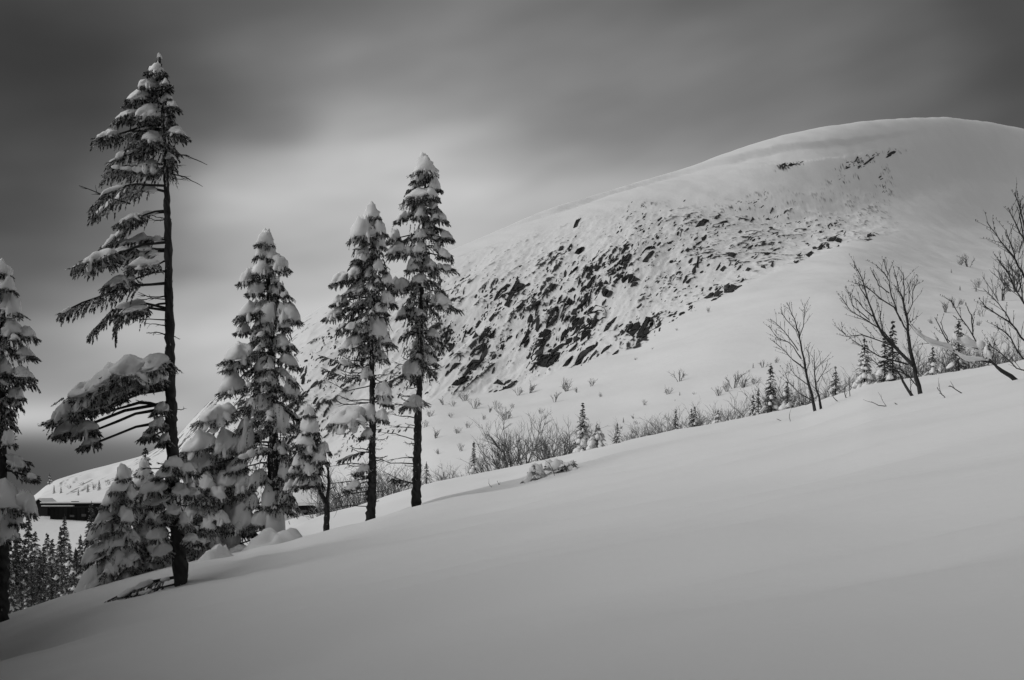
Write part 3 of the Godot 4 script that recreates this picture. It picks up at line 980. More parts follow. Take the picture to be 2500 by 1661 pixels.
func sky_tone(px: float, py: float) -> float:
	var a := 0
	while a < SKY_X.size() - 2 and px > SKY_X[a + 1]: a += 1
	var b := 0
	while b < SKY_Y.size() - 2 and py > SKY_Y[b + 1]: b += 1
	var u := clampf((px - SKY_X[a]) / float(SKY_X[a + 1] - SKY_X[a]), 0, 1)
	var w := clampf((py - SKY_Y[b]) / float(SKY_Y[b + 1] - SKY_Y[b]), 0, 1)
	u = u * u * (3 - 2 * u)
	w = w * w * (3 - 2 * w)
	return lerpf(lerpf(SKY_G[b][a], SKY_G[b][a + 1], u), lerpf(SKY_G[b + 1][a], SKY_G[b + 1][a + 1], u), w)

const SKY_OUT := 92.0
const SKY_GAIN := 0.83

func make_sky() -> Sky:
	var wdt := 1440
	var hgt := 720
	var bytes := PackedFloat32Array()
	bytes.resize(wdt * hgt * 3)
	var f := FastNoiseLite.new()
	f.seed = 9
	f.frequency = 0.9
	f.fractal_octaves = 5
	for j in hgt:
		var el := PI / 2 - PI * (j + 0.5) / hgt
		for i in wdt:
			var az := TAU * (i + 0.5) / wdt            # 0 straight ahead
			var g := SKY_OUT
			var dir := Vector3(sin(az) * cos(el), sin(el), -cos(az) * cos(el))
			if el > -0.12:
				var wisp := f.get_noise_3d(dir.x * 1.4 + 0.5 * dir.y, dir.y * 4.5 - 0.6 * dir.x, dir.z * 1.4)
				if dir.z < -0.35:
					var px := 1180.0 + dir.x / -dir.z / K
					var py := HY - dir.y / -dir.z / K
					var k := smoothstep(0.35, 0.75, -dir.z)
					var warp := f.get_noise_3d(dir.x * 2.2 + 9.0, dir.y * 5.0, dir.z * 2.2)
					var qx := px + warp * 170.0
					var qy := py + (wisp * 85.0 + warp * 30.0) * lerpf(1.0, 0.22, smoothstep(760.0, 960.0, py)) + 0.05 * maxf(px - 900.0, 0.0)
					var tone := 0.0
					for e in [[0, 0, 0.28], [80, 10, 0.18], [-80, -10, 0.18], [15, -26, 0.18], [-15, 26, 0.18]]: tone += e[2] * sky_tone(qx + e[0], qy + e[1])
					g = lerpf(SKY_OUT, tone, k)
				var streak := f.get_noise_3d(dir.x * 2.0 + 1.2 * dir.y + 30.0, dir.y * 9.0 - 2.2 * dir.x, dir.z * 2.0)
				g *= 1.0 + 0.16 * wisp + 0.2 * streak
			var l := pow(g / 255.0, 2.2) * SKY_GAIN
			var at_ := (j * wdt + i) * 3
			bytes[at_] = l; bytes[at_ + 1] = l; bytes[at_ + 2] = l
	var im := Image.create_from_data(wdt, hgt, false, Image.FORMAT_RGBF, bytes.to_byte_array())
	var pm := PanoramaSkyMaterial.new()
	pm.panorama = ImageTexture.create_from_image(im)
	var s := Sky.new()
	s.sky_material = pm
	return s

func _ready() -> void:
	# camera, sky, sun
	var cam := Camera3D.new()
	cam.name = "camera"
	cam.projection = Camera3D.PROJECTION_FRUSTUM
	cam.size = 0.65 * 0.1
	cam.frustum_offset = Vector2(0, (HY - 784.0) * K * 0.1)
	cam.near = 0.1
	cam.far = 2500.0
	cam.position = Vector3(0, EYE, 0)
	add_child(cam)
	cam.make_current()
	var env := Environment.new()
	env.background_mode = Environment.BG_SKY
	env.sky = make_sky()
	env.tonemap_mode = Environment.TONE_MAPPER_LINEAR
	env.tonemap_exposure = 1.22
	env.sdfgi_enabled = true
	env.ssao_enabled = true
	env.ssil_enabled = true
	var we := WorldEnvironment.new()
	we.name = "world_environment"
	we.environment = env
	add_child(we)
	var sun := DirectionalLight3D.new()
	sun.name = "sun"
	sun.light_energy = 0.5
	sun.light_angular_distance = 58.0
	sun.shadow_enabled = true
	sun.rotation_degrees = Vector3(-42, -78, 0)
	add_child(sun)
	# noise and materials
	nz.seed = 4; nz.frequency = 0.01; nz.fractal_octaves = 4
	nz2.seed = 12; nz2.frequency = 0.03; nz2.fractal_octaves = 3
	snow = make_material(1.0, 0.85, true)
	snow.normal_enabled = true
	snow.normal_texture = bump_texture(0.03, 5, 3.0, 3)
	snow.normal_scale = 0.35
	snow.uv1_triplanar = true
	snow.uv1_scale = Vector3.ONE * 1.6
	field_snow = make_material(1.0, 0.8, true)
	field_snow.normal_enabled = true
	field_snow.normal_texture = bump_texture(0.02, 6, 2.0, 8)
	field_snow.normal_scale = 0.45
	field_snow.uv1_triplanar = true
	field_snow.uv1_world_triplanar = true
	field_snow.uv1_scale = Vector3.ONE * 0.35
	hill_mat = make_material(1.0, 0.9, true)
	hill_mat.normal_enabled = true
	hill_mat.normal_texture = bump_texture(0.02, 6, 4.0, 5)
	hill_mat.normal_scale = 0.4
	hill_mat.uv1_triplanar = true
	hill_mat.uv1_world_triplanar = true
	hill_mat.uv1_scale = Vector3.ONE * 0.05
	wood = make_material(1.0, 0.95, true)
	needle = make_material(1.0, 0.9, true)
	needle.cull_mode = BaseMaterial3D.CULL_DISABLED
	wood.cull_mode = BaseMaterial3D.CULL_DISABLED
	stone = make_material(1.0, 0.9, true)
	stone.normal_enabled = true
	stone.normal_texture = bump_texture(0.03, 5, 8.0, 6)
	stone.uv1_triplanar = true
	stone.uv1_world_triplanar = true
	stone.uv1_scale = Vector3.ONE * 0.2
	dark_wood = make_material(1.0, 0.85, true)
	pane_mat = make_material(0.12, 0.15, false)
	land_tables()
	build_land()
	build_rocks()
	build_lodges()
	build_spruces()
	build_bare()
	build_small()
	build_wood()
	for ch in get_children(): clear_used(ch)

# ---------------------------------------------------------------- the buildings in the valley
func box(mb: MB, lo: Vector3, hi: Vector3, col: Color) -> void:
	var p := []
	for k in 8: p.append(Vector3(hi.x if k & 1 else lo.x, hi.y if k & 2 else lo.y, hi.z if k & 4 else lo.z))
	for f in [[0, 2, 3, 1], [5, 7, 6, 4], [4, 6, 2, 0], [1, 3, 7, 5], [2, 6, 7, 3], [4, 0, 1, 5]]:
		mb.quad(p[f[0]], p[f[3]], p[f[2]], p[f[1]], col)

func part(called: String, lo: Vector3, hi: Vector3, tone: float, mat: Material, parent: Node) -> MeshInstance3D:
	var mb := MB.new()
	box(mb, lo, hi, gray(tone))
	return obj(called, mb, mat, parent)

func build_lodges() -> void:
	var rng := RandomNumberGenerator.new()
	rng.seed = 5
	var d := 170.0
	var u := K * d
	var o := thing("lodge", "long low dark lodge with snow on its flat roof across the valley", "lodge", on_ground(165, d, 0.3))
	o.rotation.y = 0.12
	part("wall", Vector3(-48 * u, -2.0, -5), Vector3(68 * u, 33 * u, 0), 0.012, dark_wood, o)
	for k in 12: part("plank", Vector3((-47 + k * 9.6) * u, -0.2, 0.002), Vector3((-38.4 + k * 9.6) * u, 32 * u, 0.05 + 0.02 * (k % 3)), 0.012 + 0.004 * (k % 4), dark_wood, o)
	part("roof", Vector3(-62 * u, 33 * u + 0.003, -6), Vector3(72 * u, 36 * u, 1.3), 0.02, dark_wood, o)
	part("fascia", Vector3(-60 * u, 36 * u + 0.003, -5.5), Vector3(70 * u, 43 * u, 0.4), 0.03, dark_wood, o)
	part("roof_snow", Vector3(-66 * u, 43 * u + 0.003, -6), Vector3(71 * u, 45.5 * u, 0.9), 0.8, snow, o)
	part("eave_snow", Vector3(-62 * u, 36 * u + 0.003, 0.45), Vector3(8 * u, 38 * u, 1.28), 0.8, snow, o)
	part("chimney", Vector3(-8 * u, 43 * u, -3), Vector3(4 * u, 47 * u, -1.6), 0.03, dark_wood, o)
	part("window", Vector3(-4 * u, 11 * u, 0.11), Vector3(6 * u, 16 * u, 0.16), 0.1, pane_mat, o)
	part("window", Vector3(22 * u, 12 * u, 0.11), Vector3(32 * u, 18 * u, 0.16), 0.1, pane_mat, o)
	# the gabled wing at its far end
	var w := thing("cabin", "small gabled cabin at the end of the long lodge", "cabin", on_ground(95, d + 3, 0.3))
	part("wall", Vector3(-20 * u, -2, -4), Vector3(14 * u, 26 * u, 0), 0.03, dark_wood, w)
	var mb := MB.new()
	for s in [[0.0, 0.02, 0.0, dark_wood, "roof"], [2.2 * u, 0.8, 0.06, snow, "roof_snow"]]:
		mb = MB.new()
		var y0: float = 26 * u + s[0] + 0.004
		var e: float = 3 * u
		for q in 2:
			var x0 := (-24.0 if q == 0 else 17.0) * u
			var x1 := -3.0 * u
			var a := Vector3(x0, y0, 0.6 + s[2])
			var b := Vector3(x1, y0 + 16 * u, 0.6 + s[2])
			var c := Vector3(x1, y0 + 16 * u, -4.6)
			var f := Vector3(x0, y0, -4.6)
			var t := Vector3(0, 2.0 * u, 0)
			mb.quad(a, b, c, f, gray(s[1]))
			mb.quad(a + t, f + t, c + t, b + t, gray(s[1]))
			mb.quad(a, a + t, b + t, b, gray(s[1]))
			mb.quad(a, f, f + t, a + t, gray(s[1]))
		obj(s[4], mb, s[3], w)
	mb = MB.new()
	mb.tri(Vector3(-20 * u, 26 * u, -0.01), Vector3(-3 * u, 41 * u, -0.01), Vector3(14 * u, 26 * u, -0.01), gray(0.03))
	obj("gable", mb, dark_wood, w)
	# posts in front of it
	d = 104.0
	u = K * d
	var p := thing("pointed_post", "dark boxed post with a pointed top in the valley", "post", on_ground(173, d, 0.4))
	part("post", Vector3(-4.5 * u, 0, -0.3), Vector3(4.5 * u, 52 * u, 0.05), 0.015, dark_wood, p)
	mb = MB.new()
	for k in 4:
		var c := [Vector3(-4.5, 52, -6), Vector3(4.5, 52, -6), Vector3(4.5, 52, 1), Vector3(-4.5, 52, 1)]
		mb.tri(c[k] * u, c[(k + 1) % 4] * u, Vector3(-1, 76, -2.5) * u, gray(0.02))
	obj("pointed_cap", mb, dark_wood, p)
	for k in [[160, 118.0, 34, "thin pole standing beside a slim spruce in the valley"], [194, 112.0, 42, "short dark pole behind the pointed post"]]:
		var r := thing("pole", k[3], "pole", on_ground(k[0], k[1], 0.4))
		mb = MB.new()
		mb.tube(PackedVector3Array([Vector3.ZERO, Vector3(0, k[2] * K * k[1], 0)]), 0.07, 0.06, 6, gray(0.03))
		obj("shaft", mb, dark_wood, r)
	# the half-buried hut seen between the trunks
	d = 128.0
	u = K * d
	var h := thing("hut", "dark snow-roofed hut half buried behind the forked trunk", "hut", on_ground(715, d, 0.5))
	h.rotation.y = -0.25
	part("wall", Vector3(-34 * u, -1.0, -3.5), Vector3(8 * u, 30 * u, 0), 0.012, dark_wood, h)
	part("wall", Vector3(8 * u + 0.003, -1.0, -3.5), Vector3(34 * u, 27 * u, -0.3), 0.014, dark_wood, h)
	part("window", Vector3(-22 * u, 14 * u, 0.0), Vector3(-10 * u, 20 * u, 0.04), 0.2, pane_mat, h)
	part("window", Vector3(16 * u, 10 * u, -0.297), Vector3(23 * u, 16 * u, -0.26), 0.1, pane_mat, h)
	mb = MB.new()
	for q in [[-38.0, 31.0, 9.0, 31.5], [9.0, 31.5, 37.0, 23.0]]:
		var a := Vector3(q[0] * u, q[1] * u, 0.5)
		var b := Vector3(q[2] * u, q[3] * u, 0.5)
		var bk := Vector3(0, 0, -4.4)
		var t := Vector3(0, 5.0 * u, 0)
		mb.quad(a + t, a + t + bk, b + t + bk, b + t, gray(0.8))
		mb.quad(a, a + t, b + t, b, gray(0.8))
		mb.quad(a, b, b + bk, a + bk, gray(0.8))
		mb.quad(b, b + t, b + t + bk, b + bk, gray(0.8))
	obj("roof_snow", mb, snow, h)
	var af := thing("shed", "steep snow-covered shed roof next to the half-buried hut", "shed", on_ground(678, d - 4, 0.5))
	mb = MB.new()
	var top := Vector3(-8 * u, 40 * u, 0)
	for q in [[-30.0, 0.0], [22.0, 0.0]]:
		var a := Vector3(q[0] * u, 0, 1.2)
		var b := Vector3(q[0] * u, 0, -3.0)
		var c := top + Vector3(0, 0, -3.0)
		var e := top + Vector3(0, 0, 1.2)
		mb.quad(a, b, c, e, gray(0.8))
	obj("roof_snow", mb, snow, af)
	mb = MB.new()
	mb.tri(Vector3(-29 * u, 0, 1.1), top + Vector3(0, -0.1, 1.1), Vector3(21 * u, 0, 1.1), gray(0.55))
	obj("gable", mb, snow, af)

# ---------------------------------------------------------------- the spruces
func build_spruces() -> void:
	spruce({"label": "tallest spruce, one-sided, with a long bare dark trunk", "seed": 11, "plump": 0.85, "core": 5.0, "d": 22.0, "radius": 0.155, "frost": 0.59, "snow": 0.35, "fill": 26, "rime": 0.3, "hat": 6.0, "sag": 0.3,
		"trunk": [419, 1365, 404, 1180, 397, 1020, 392, 900, 388, 700, 383, 500, 378, 380, 371, 250, 366, 122],
		"profile": [125, 4, 4, 160, 18, 12, 205, 42, 26, 260, 66, 34, 310, 92, 36, 350, 80, 30, 400, 40, 14],
		"caps": [360, 158, 17, 13, 340, 195, 22, 18, 316, 222, 24, 13, 380, 192, 13, 11, 292, 262, 26, 11, 396, 240, 14, 11, 410, 302, 21, 12, 248, 310, 24, 11, 340, 262, 30, 20, 350, 320, 26, 16,
			330, 606, 34, 13, 226, 590, 40, 13, 275, 645, 34, 12, 300, 500, 26, 9, 310, 712, 26, 9,
			344, 838, 44, 24, 300, 850, 50, 26, 250, 868, 52, 28, 205, 900, 46, 28, 160, 945, 40, 28, 345, 876, 26, 22, 300, 886, 26, 22, 262, 912, 24, 18, 325, 862, 24, 26, 225, 935, 26, 18, 195, 988, 30, 16, 150, 990, 26, 16, 208, 1018, 20, 12, 366, 868, 20, 20,
			372, 940, 16, 15, 360, 975, 18, 13, 378, 1010, 13, 14, 342, 1002, 15, 8, 402, 1062, 24, 13, 432, 1078, 20, 11, 382, 1085, 28, 18, 352, 1122, 32, 18, 420, 1128, 22, 14, 446, 1135, 18, 10, 376, 1196, 17, 15, 362, 1150, 30, 16, 398, 1172, 24, 16, 424, 1200, 18, 16, 360, 1232, 24, 18, 440, 1240, 16, 12, 372, 1270, 24, 20],
		"limbs": [["hung", 0.03, 377, 230, 330, 243, 272, 268], ["hung", 0.03, 379, 298, 300, 303, 222, 318], ["hung", 0.028, 380, 330, 310, 345, 250, 374], ["hung", 0.03, 382, 378, 300, 378, 240, 402], ["laden", 0.025, 382, 395, 320, 392, 255, 385],
			["hung", 0.03, 383, 428, 300, 424, 240, 442, 208, 482], ["laden", 0.03, 384, 442, 320, 428, 250, 472, 212, 500], ["dead", 0.02, 300, 470, 240, 452, 184, 428], ["laden", 0.03, 385, 488, 330, 492, 270, 540, 235, 572],
			["sparse", 0.026, 386, 553, 330, 548, 240, 566], ["sparse", 0.026, 387, 574, 320, 574, 280, 580], ["laden", 0.032, 386, 578, 320, 582, 240, 596, 165, 618], ["hung", 0.035, 389, 652, 290, 660, 200, 694, 138, 722], ["hung", 0.03, 390, 712, 320, 696, 260, 712, 208, 768],
			["hung", 0.03, 390, 716, 300, 704, 266, 742, 266, 770], ["dead", 0.014, 390, 690, 350, 688, 325, 692], ["dead", 0.016, 391, 738, 330, 736, 280, 735], ["dead", 0.014, 391, 752, 360, 748, 330, 745], ["dead", 0.016, 392, 774, 360, 766, 336, 768],
			["dead", 0.018, 388, 354, 430, 358, 476, 380], ["dead", 0.016, 388, 398, 430, 410, 466, 430], ["dead", 0.012, 388, 406, 410, 414, 430, 412], ["dead", 0.010, 388, 378, 410, 382, 428, 381], ["dead", 0.010, 396, 774, 406, 778, 414, 782], ["dead", 0.012, 388, 330, 398, 340, 408, 350],
			["dead", 0.045, 393, 942, 330, 926, 270, 944, 205, 958], ["dead", 0.02, 400, 1082, 370, 1080, 330, 1080], ["laden", 0.03, 404, 1060, 430, 1100, 452, 1135], ["hung", 0.04, 410, 1330, 340, 1342, 248, 1386], ["sparse", 0.025, 410, 1345, 330, 1365, 300, 1372]],
		"bare": [[430, 760, 12, 80, 18], [930, 1290, 12, 60, 50]]})
	spruce({"label": "broad spruce under the heaviest snow pillows, its trunk half hidden", "seed": 12, "d": 32.0, "radius": 0.24, "frost": 0.47, "snow": 0.5, "fill": 70, "dense": 1.2, "hat": 12.0,
		"trunk": [640, 1252, 633, 1120, 630, 1000, 625, 800, 616, 620, 610, 530],
		"profile": [535, 6, 6, 570, 18, 24, 620, 44, 50, 680, 55, 60, 740, 60, 70, 820, 85, 72, 900, 95, 74, 980, 110, 70, 1060, 120, 62, 1180, 110, 50],
		"caps": [611, 552, 18, 18, 603, 582, 16, 16, 626, 588, 16, 14, 641, 606, 24, 17, 602, 618, 20, 20, 569, 640, 18, 14, 638, 670, 13, 12, 588, 668, 20, 16, 578, 712, 30, 14, 617, 728, 20, 28, 608, 752, 24, 22, 666, 724, 28, 21, 651, 746, 18, 18, 593, 778, 18, 17, 650, 790, 20, 12,
			551, 815, 34, 18, 545, 836, 26, 12, 614, 880, 22, 19, 533, 890, 30, 20, 674, 900, 18, 19, 596, 934, 28, 18, 641, 969, 31, 25, 500, 952, 40, 16, 458, 1024, 38, 17, 563, 1020, 22, 38, 518, 1028, 30, 24, 455, 1068, 36, 22, 593, 1102, 21, 15, 578, 1158, 15, 16, 622, 1150, 23, 25,
			552, 1203, 30, 29, 530, 1250, 24, 18, 628, 1218, 28, 32, 576, 1224, 12, 11, 660, 1090, 18, 22, 606, 845, 20, 14, 560, 1120, 26, 16, 520, 1110, 26, 16, 655, 1150, 18, 16, 545, 1075, 24, 16, 490, 1120, 24, 14, 600, 1200, 22, 18, 665, 830, 20, 12, 560, 760, 16, 11],
		"bare": [[850, 1150, 10, 60, 55]]})
	spruce({"label": "tall spruce with long bare twigs below its snowy crown", "seed": 13, "d": 31.0, "radius": 0.145, "frost": 0.50, "snow": 0.45, "fill": 50, "hat": 13.0,
		"trunk": [853, 1205, 857, 1100, 858, 1000, 857, 800, 861, 640, 856, 472],
		"profile": [475, 8, 8, 520, 30, 26, 580, 50, 36, 640, 80, 44, 720, 105, 50, 780, 105, 56, 830, 70, 40],
		"caps": [857, 490, 18, 18, 848, 512, 18, 15, 838, 532, 32, 22, 874, 556, 14, 24, 874, 528, 16, 14, 834, 592, 18, 16, 815, 628, 18, 11, 873, 614, 14, 12, 851, 632, 13, 10, 892, 645, 14, 14, 849, 660, 8, 9, 825, 669, 15, 11, 786, 641, 25, 10, 783, 693, 16, 9, 895, 692, 18, 14, 878, 712, 16, 12,
			872, 762, 23, 22, 832, 756, 17, 12, 810, 790, 24, 13, 770, 722, 20, 9, 883, 902, 22, 14, 884, 780, 20, 10, 800, 955, 42, 12, 846, 953, 20, 14, 888, 922, 16, 11, 880, 960, 14, 11, 845, 1000, 15, 10, 836, 1080, 14, 7, 812, 1118, 17, 6, 843, 860, 14, 9],
		"limbs": [["sparse", 0.018, 858, 850, 800, 838, 742, 822], ["sparse", 0.018, 858, 868, 800, 872, 745, 850], ["dead", 0.018, 858, 888, 800, 902, 752, 876], ["dead", 0.016, 858, 930, 815, 926, 775, 910], ["dead", 0.02, 856, 1098, 820, 1108, 742, 1118], ["dead", 0.018, 856, 1072, 810, 1068, 760, 1076], ["dead", 0.018, 855, 1130, 800, 1140, 770, 1152], ["dead", 0.016, 854, 1168, 800, 1166, 745, 1178],
			["sparse", 0.016, 858, 1040, 820, 1046, 780, 1062], ["laden", 0.016, 858, 960, 830, 950, 765, 975]],
		"bare": [[800, 960, 22, 110, 60], [960, 1170, 30, 95, 40]]})
	spruce({"label": "slim tall spruce with a rounded snow hat, standing farthest upslope of the trunks", "seed": 14, "d": 32.0, "radius": 0.145, "frost": 0.47, "snow": 0.42, "fill": 52, "hat": 18.0,
		"trunk": [958, 1175, 962, 1050, 966, 900, 971, 700, 977, 480, 984, 368],
		"profile": [385, 14, 14, 440, 48, 36, 500, 55, 52, 560, 68, 70, 610, 60, 76, 680, 66, 60, 740, 50, 70, 800, 60, 60, 870, 56, 44],
		"caps": [980, 384, 25, 18, 966, 408, 18, 12, 1002, 428, 14, 14, 962, 447, 30, 10, 990, 446, 20, 10, 970, 492, 17, 15, 967, 540, 13, 12, 906, 546, 15, 12, 912, 576, 20, 13, 966, 573, 16, 11, 954, 612, 18, 16, 918, 658, 24, 14, 966, 643, 20, 9, 1018, 695, 25, 11, 957, 724, 14, 11, 949, 852, 23, 19, 1024, 587, 15, 10, 1012, 500, 18, 9,
			1030, 545, 14, 8, 950, 924, 24, 9, 990, 828, 18, 9, 930, 720, 16, 8, 1000, 770, 16, 8, 925, 500, 14, 9, 990, 610, 16, 9],
		"limbs": [["dead", 0.016, 974, 610, 1010, 622, 1048, 606], ["dead", 0.014, 973, 634, 1000, 640, 1022, 646], ["sparse", 0.016, 970, 712, 1020, 700, 1060, 715], ["dead", 0.018, 968, 940, 920, 932, 880, 938], ["dead", 0.018, 964, 1016, 910, 1000, 885, 998], ["dead", 0.016, 963, 1055, 925, 1056, 900, 1060], ["dead", 0.018, 958, 1116, 920, 1106, 882, 1086], ["dead", 0.016, 968, 988, 930, 985, 890, 980], ["sparse", 0.014, 958, 1118, 925, 1108, 905, 1105]],
		"bare": [[640, 860, 14, 70, 80], [880, 1110, 26, 85, 16]]})
	spruce({"label": "small spruce leaning on a forked trunk beside the hut", "seed": 15, "d": 31.0, "radius": 0.085, "frost": 0.43, "snow": 0.5, "fill": 26, "hat": 9.0,
		"trunk": [752, 1231, 753, 1162, 738, 1135, 720, 1092, 710, 1030, 711, 935],
		"profile": [940, 6, 6, 980, 28, 28, 1040, 36, 40, 1090, 48, 30, 1120, 44, 20],
		"caps": [712, 950, 12, 12, 713, 980, 25, 17, 704, 1008, 28, 14, 736, 1052, 20, 16, 690, 1062, 18, 12, 714, 1078, 20, 14, 682, 1082, 18, 10, 748, 1034, 12, 10, 692, 1112, 18, 9, 722, 1112, 12, 9, 670, 1120, 18, 10, 716, 1040, 18, 12],
		"limbs": [["dead", 0.055, 753, 1164, 758, 1120, 756, 1082, 736, 1056]], "bare": [[1040, 1130, 6, 50, 25]]})
	spruce({"label": "snow-caked spruce of the low clump, its drooping boughs spread over the grove", "seed": 16, "plump": 0.95, "droop": 0.25, "d": 30.6, "radius": 0.09, "frost": 0.62, "snow": 0.8, "fill": 40, "hat": 11.0, "group": "", 
		"trunk": [282, 1352, 285, 1200, 286, 1078], "profile": [1080, 5, 5, 1120, 30, 25, 1180, 55, 45, 1250, 75, 55, 1330, 100, 60],
		"caps": [284, 1092, 16, 16, 275, 1118, 22, 17, 260, 1146, 27, 18, 302, 1134, 20, 15, 248, 1184, 31, 20, 290, 1186, 27, 18, 233, 1222, 32, 22, 270, 1240, 25, 17, 304, 1238, 20, 16, 222, 1274, 34, 24, 264, 1288, 28, 20, 216, 1330, 46, 26, 296, 1345, 30, 18, 244, 1255, 24, 18, 300, 1290, 22, 22]})
	spruce({"label": "double-topped snow-caked spruce just behind the tallest trunk", "seed": 17, "plump": 0.95, "droop": 0.25, "d": 31.4, "radius": 0.09, "frost": 0.62, "snow": 0.8, "fill": 40, "hat": 13.0,
		"trunk": [348, 1345, 342, 1200, 332, 1066], "profile": [1068, 6, 6, 1110, 26, 26, 1170, 44, 46, 1250, 52, 60, 1330, 60, 66],
		"caps": [331, 1080, 19, 17, 326, 1108, 24, 18, 348, 1116, 20, 15, 336, 1144, 28, 19, 318, 1178, 26, 17, 358, 1182, 25, 16, 340, 1216, 28, 18, 314, 1262, 22, 22, 366, 1256, 30, 21, 304, 1305, 19, 26, 382, 1302, 28, 23, 345, 1300, 26, 20, 360, 1215, 22, 16, 336, 1335, 26, 16]})
	spruce({"label": "bushy low spruce between the tallest trunk and the broad snowy spruce", "seed": 18, "plump": 0.95, "droop": 0.25, "d": 31.4, "radius": 0.08, "frost": 0.49, "snow": 0.6, "fill": 44, "hat": 8.0,
		"trunk": [474, 1305, 476, 1200, 478, 1090], "profile": [1092, 6, 6, 1140, 34, 34, 1200, 48, 52, 1290, 56, 50],
		"caps": [476, 1108, 20, 13, 452, 1142, 22, 13, 502, 1134, 20, 13, 440, 1182, 24, 17, 482, 1200, 23, 15, 512, 1192, 20, 13, 456, 1240, 26, 17, 502, 1256, 22, 16, 430, 1215, 20, 13, 470, 1280, 26, 14]})
	spruce({"label": "bowed spruce heaped with snow behind the low spruces, touching the broad one", "seed": 20, "plump": 1.1, "droop": 0.2, "d": 33.0, "radius": 0.08, "frost": 0.5, "snow": 0.7, "fill": 50, "hat": 12.0,
		"trunk": [525, 1290, 520, 1150, 512, 1010], "profile": [1012, 8, 8, 1060, 44, 36, 1140, 70, 50, 1270, 80, 60],
		"caps": [510, 1035, 26, 18, 480, 1066, 34, 18, 540, 1076, 26, 16, 455, 1108, 36, 18, 508, 1112, 30, 20, 560, 1130, 26, 18, 432, 1150, 34, 20, 484, 1160, 30, 20, 536, 1172, 28, 20, 460, 1210, 32, 22, 515, 1222, 30, 22, 560, 1215, 24, 20, 440, 1262, 30, 20, 495, 1270, 30, 20, 545, 1262, 28, 20]})
	spruce({"label": "spruce cut off by the edge of the view above the dark grove", "seed": 19, "d": 27.5, "radius": 0.17, "frost": 0.50, "snow": 0.5, "fill": 52, "hat": 14.0,
		"trunk": [4, 1434, 8, 1250, 8, 1050, 4, 800, 0, 600],
		"profile": [605, 8, 8, 650, 32, 40, 720, 50, 52, 780, 78, 80, 860, 78, 78, 930, 52, 46, 990, 30, 26],
		"caps": [4, 622, 22, 17, 10, 655, 22, 18, 22, 705, 26, 17, -20, 690, 24, 16, 62, 768, 22, 10, 30, 760, 22, 14, 60, 812, 20, 8, 54, 858, 22, 9, 38, 908, 18, 11, 12, 850, 22, 16, 40, 1066, 20, 11, 72, 1098, 12, 6, 18, 1012, 18, 14, 12, 1142, 42, 22, 60, 1164, 25, 24, 10, 1222, 30, 28, -30, 1180, 34, 24, 30, 1190, 22, 20],
		"limbs": [["dead", 0.016, 8, 1000, 30, 1012, 40, 1014], ["dead", 0.016, 8, 975, 30, 985, 38, 992], ["sparse", 0.016, 8, 1045, 40, 1058, 68, 1066], ["sparse", 0.018, 8, 1080, 50, 1092, 86, 1098]],
		"bare": [[920, 1110, 10, 50, 36]]})
	# mounds of snow round the buried feet
	for m in [[640, 1250, 31.0, 1.1, 0.55, 0.7, "soft snow mound heaped against the foot of the broad spruce"], [500, 1296, 29.6, 0.62, 0.42, 0.45, "pointed little snow mound by the tallest trunk"], [560, 1282, 31.5, 1.0, 0.3, 0.6, "low snow bank under the boughs of the broad spruce"]]:
		var rng := RandomNumberGenerator.new()
		rng.seed = int(m[0])
		var mb := MB.new()
		pillow(mb, PackedVector3Array([Vector3(-m[3], -0.3, 0), Vector3(0, -0.1, 0), Vector3(m[3], -0.25, 0)]), 0, 1, m[5], m[4], 0.3, rng, 28, 16)
		var g := on_ground(m[0], m[2], 0.0)
		var t := thing("snow_mound", m[6], "snow mound", g)
		obj("mound", mb, snow, t)

# ---------------------------------------------------------------- the bare trees
func ground_at(px: float, py: float) -> float:    # how far off the near slope is met on that bearing
	var d := 6.0
	while d < at("crest_d", px):
		var p := on_ground(px, d)
		if (p.y - EYE) / d >= (HY - py) * K: return d
		d += 0.1
	return at("crest_d", px)

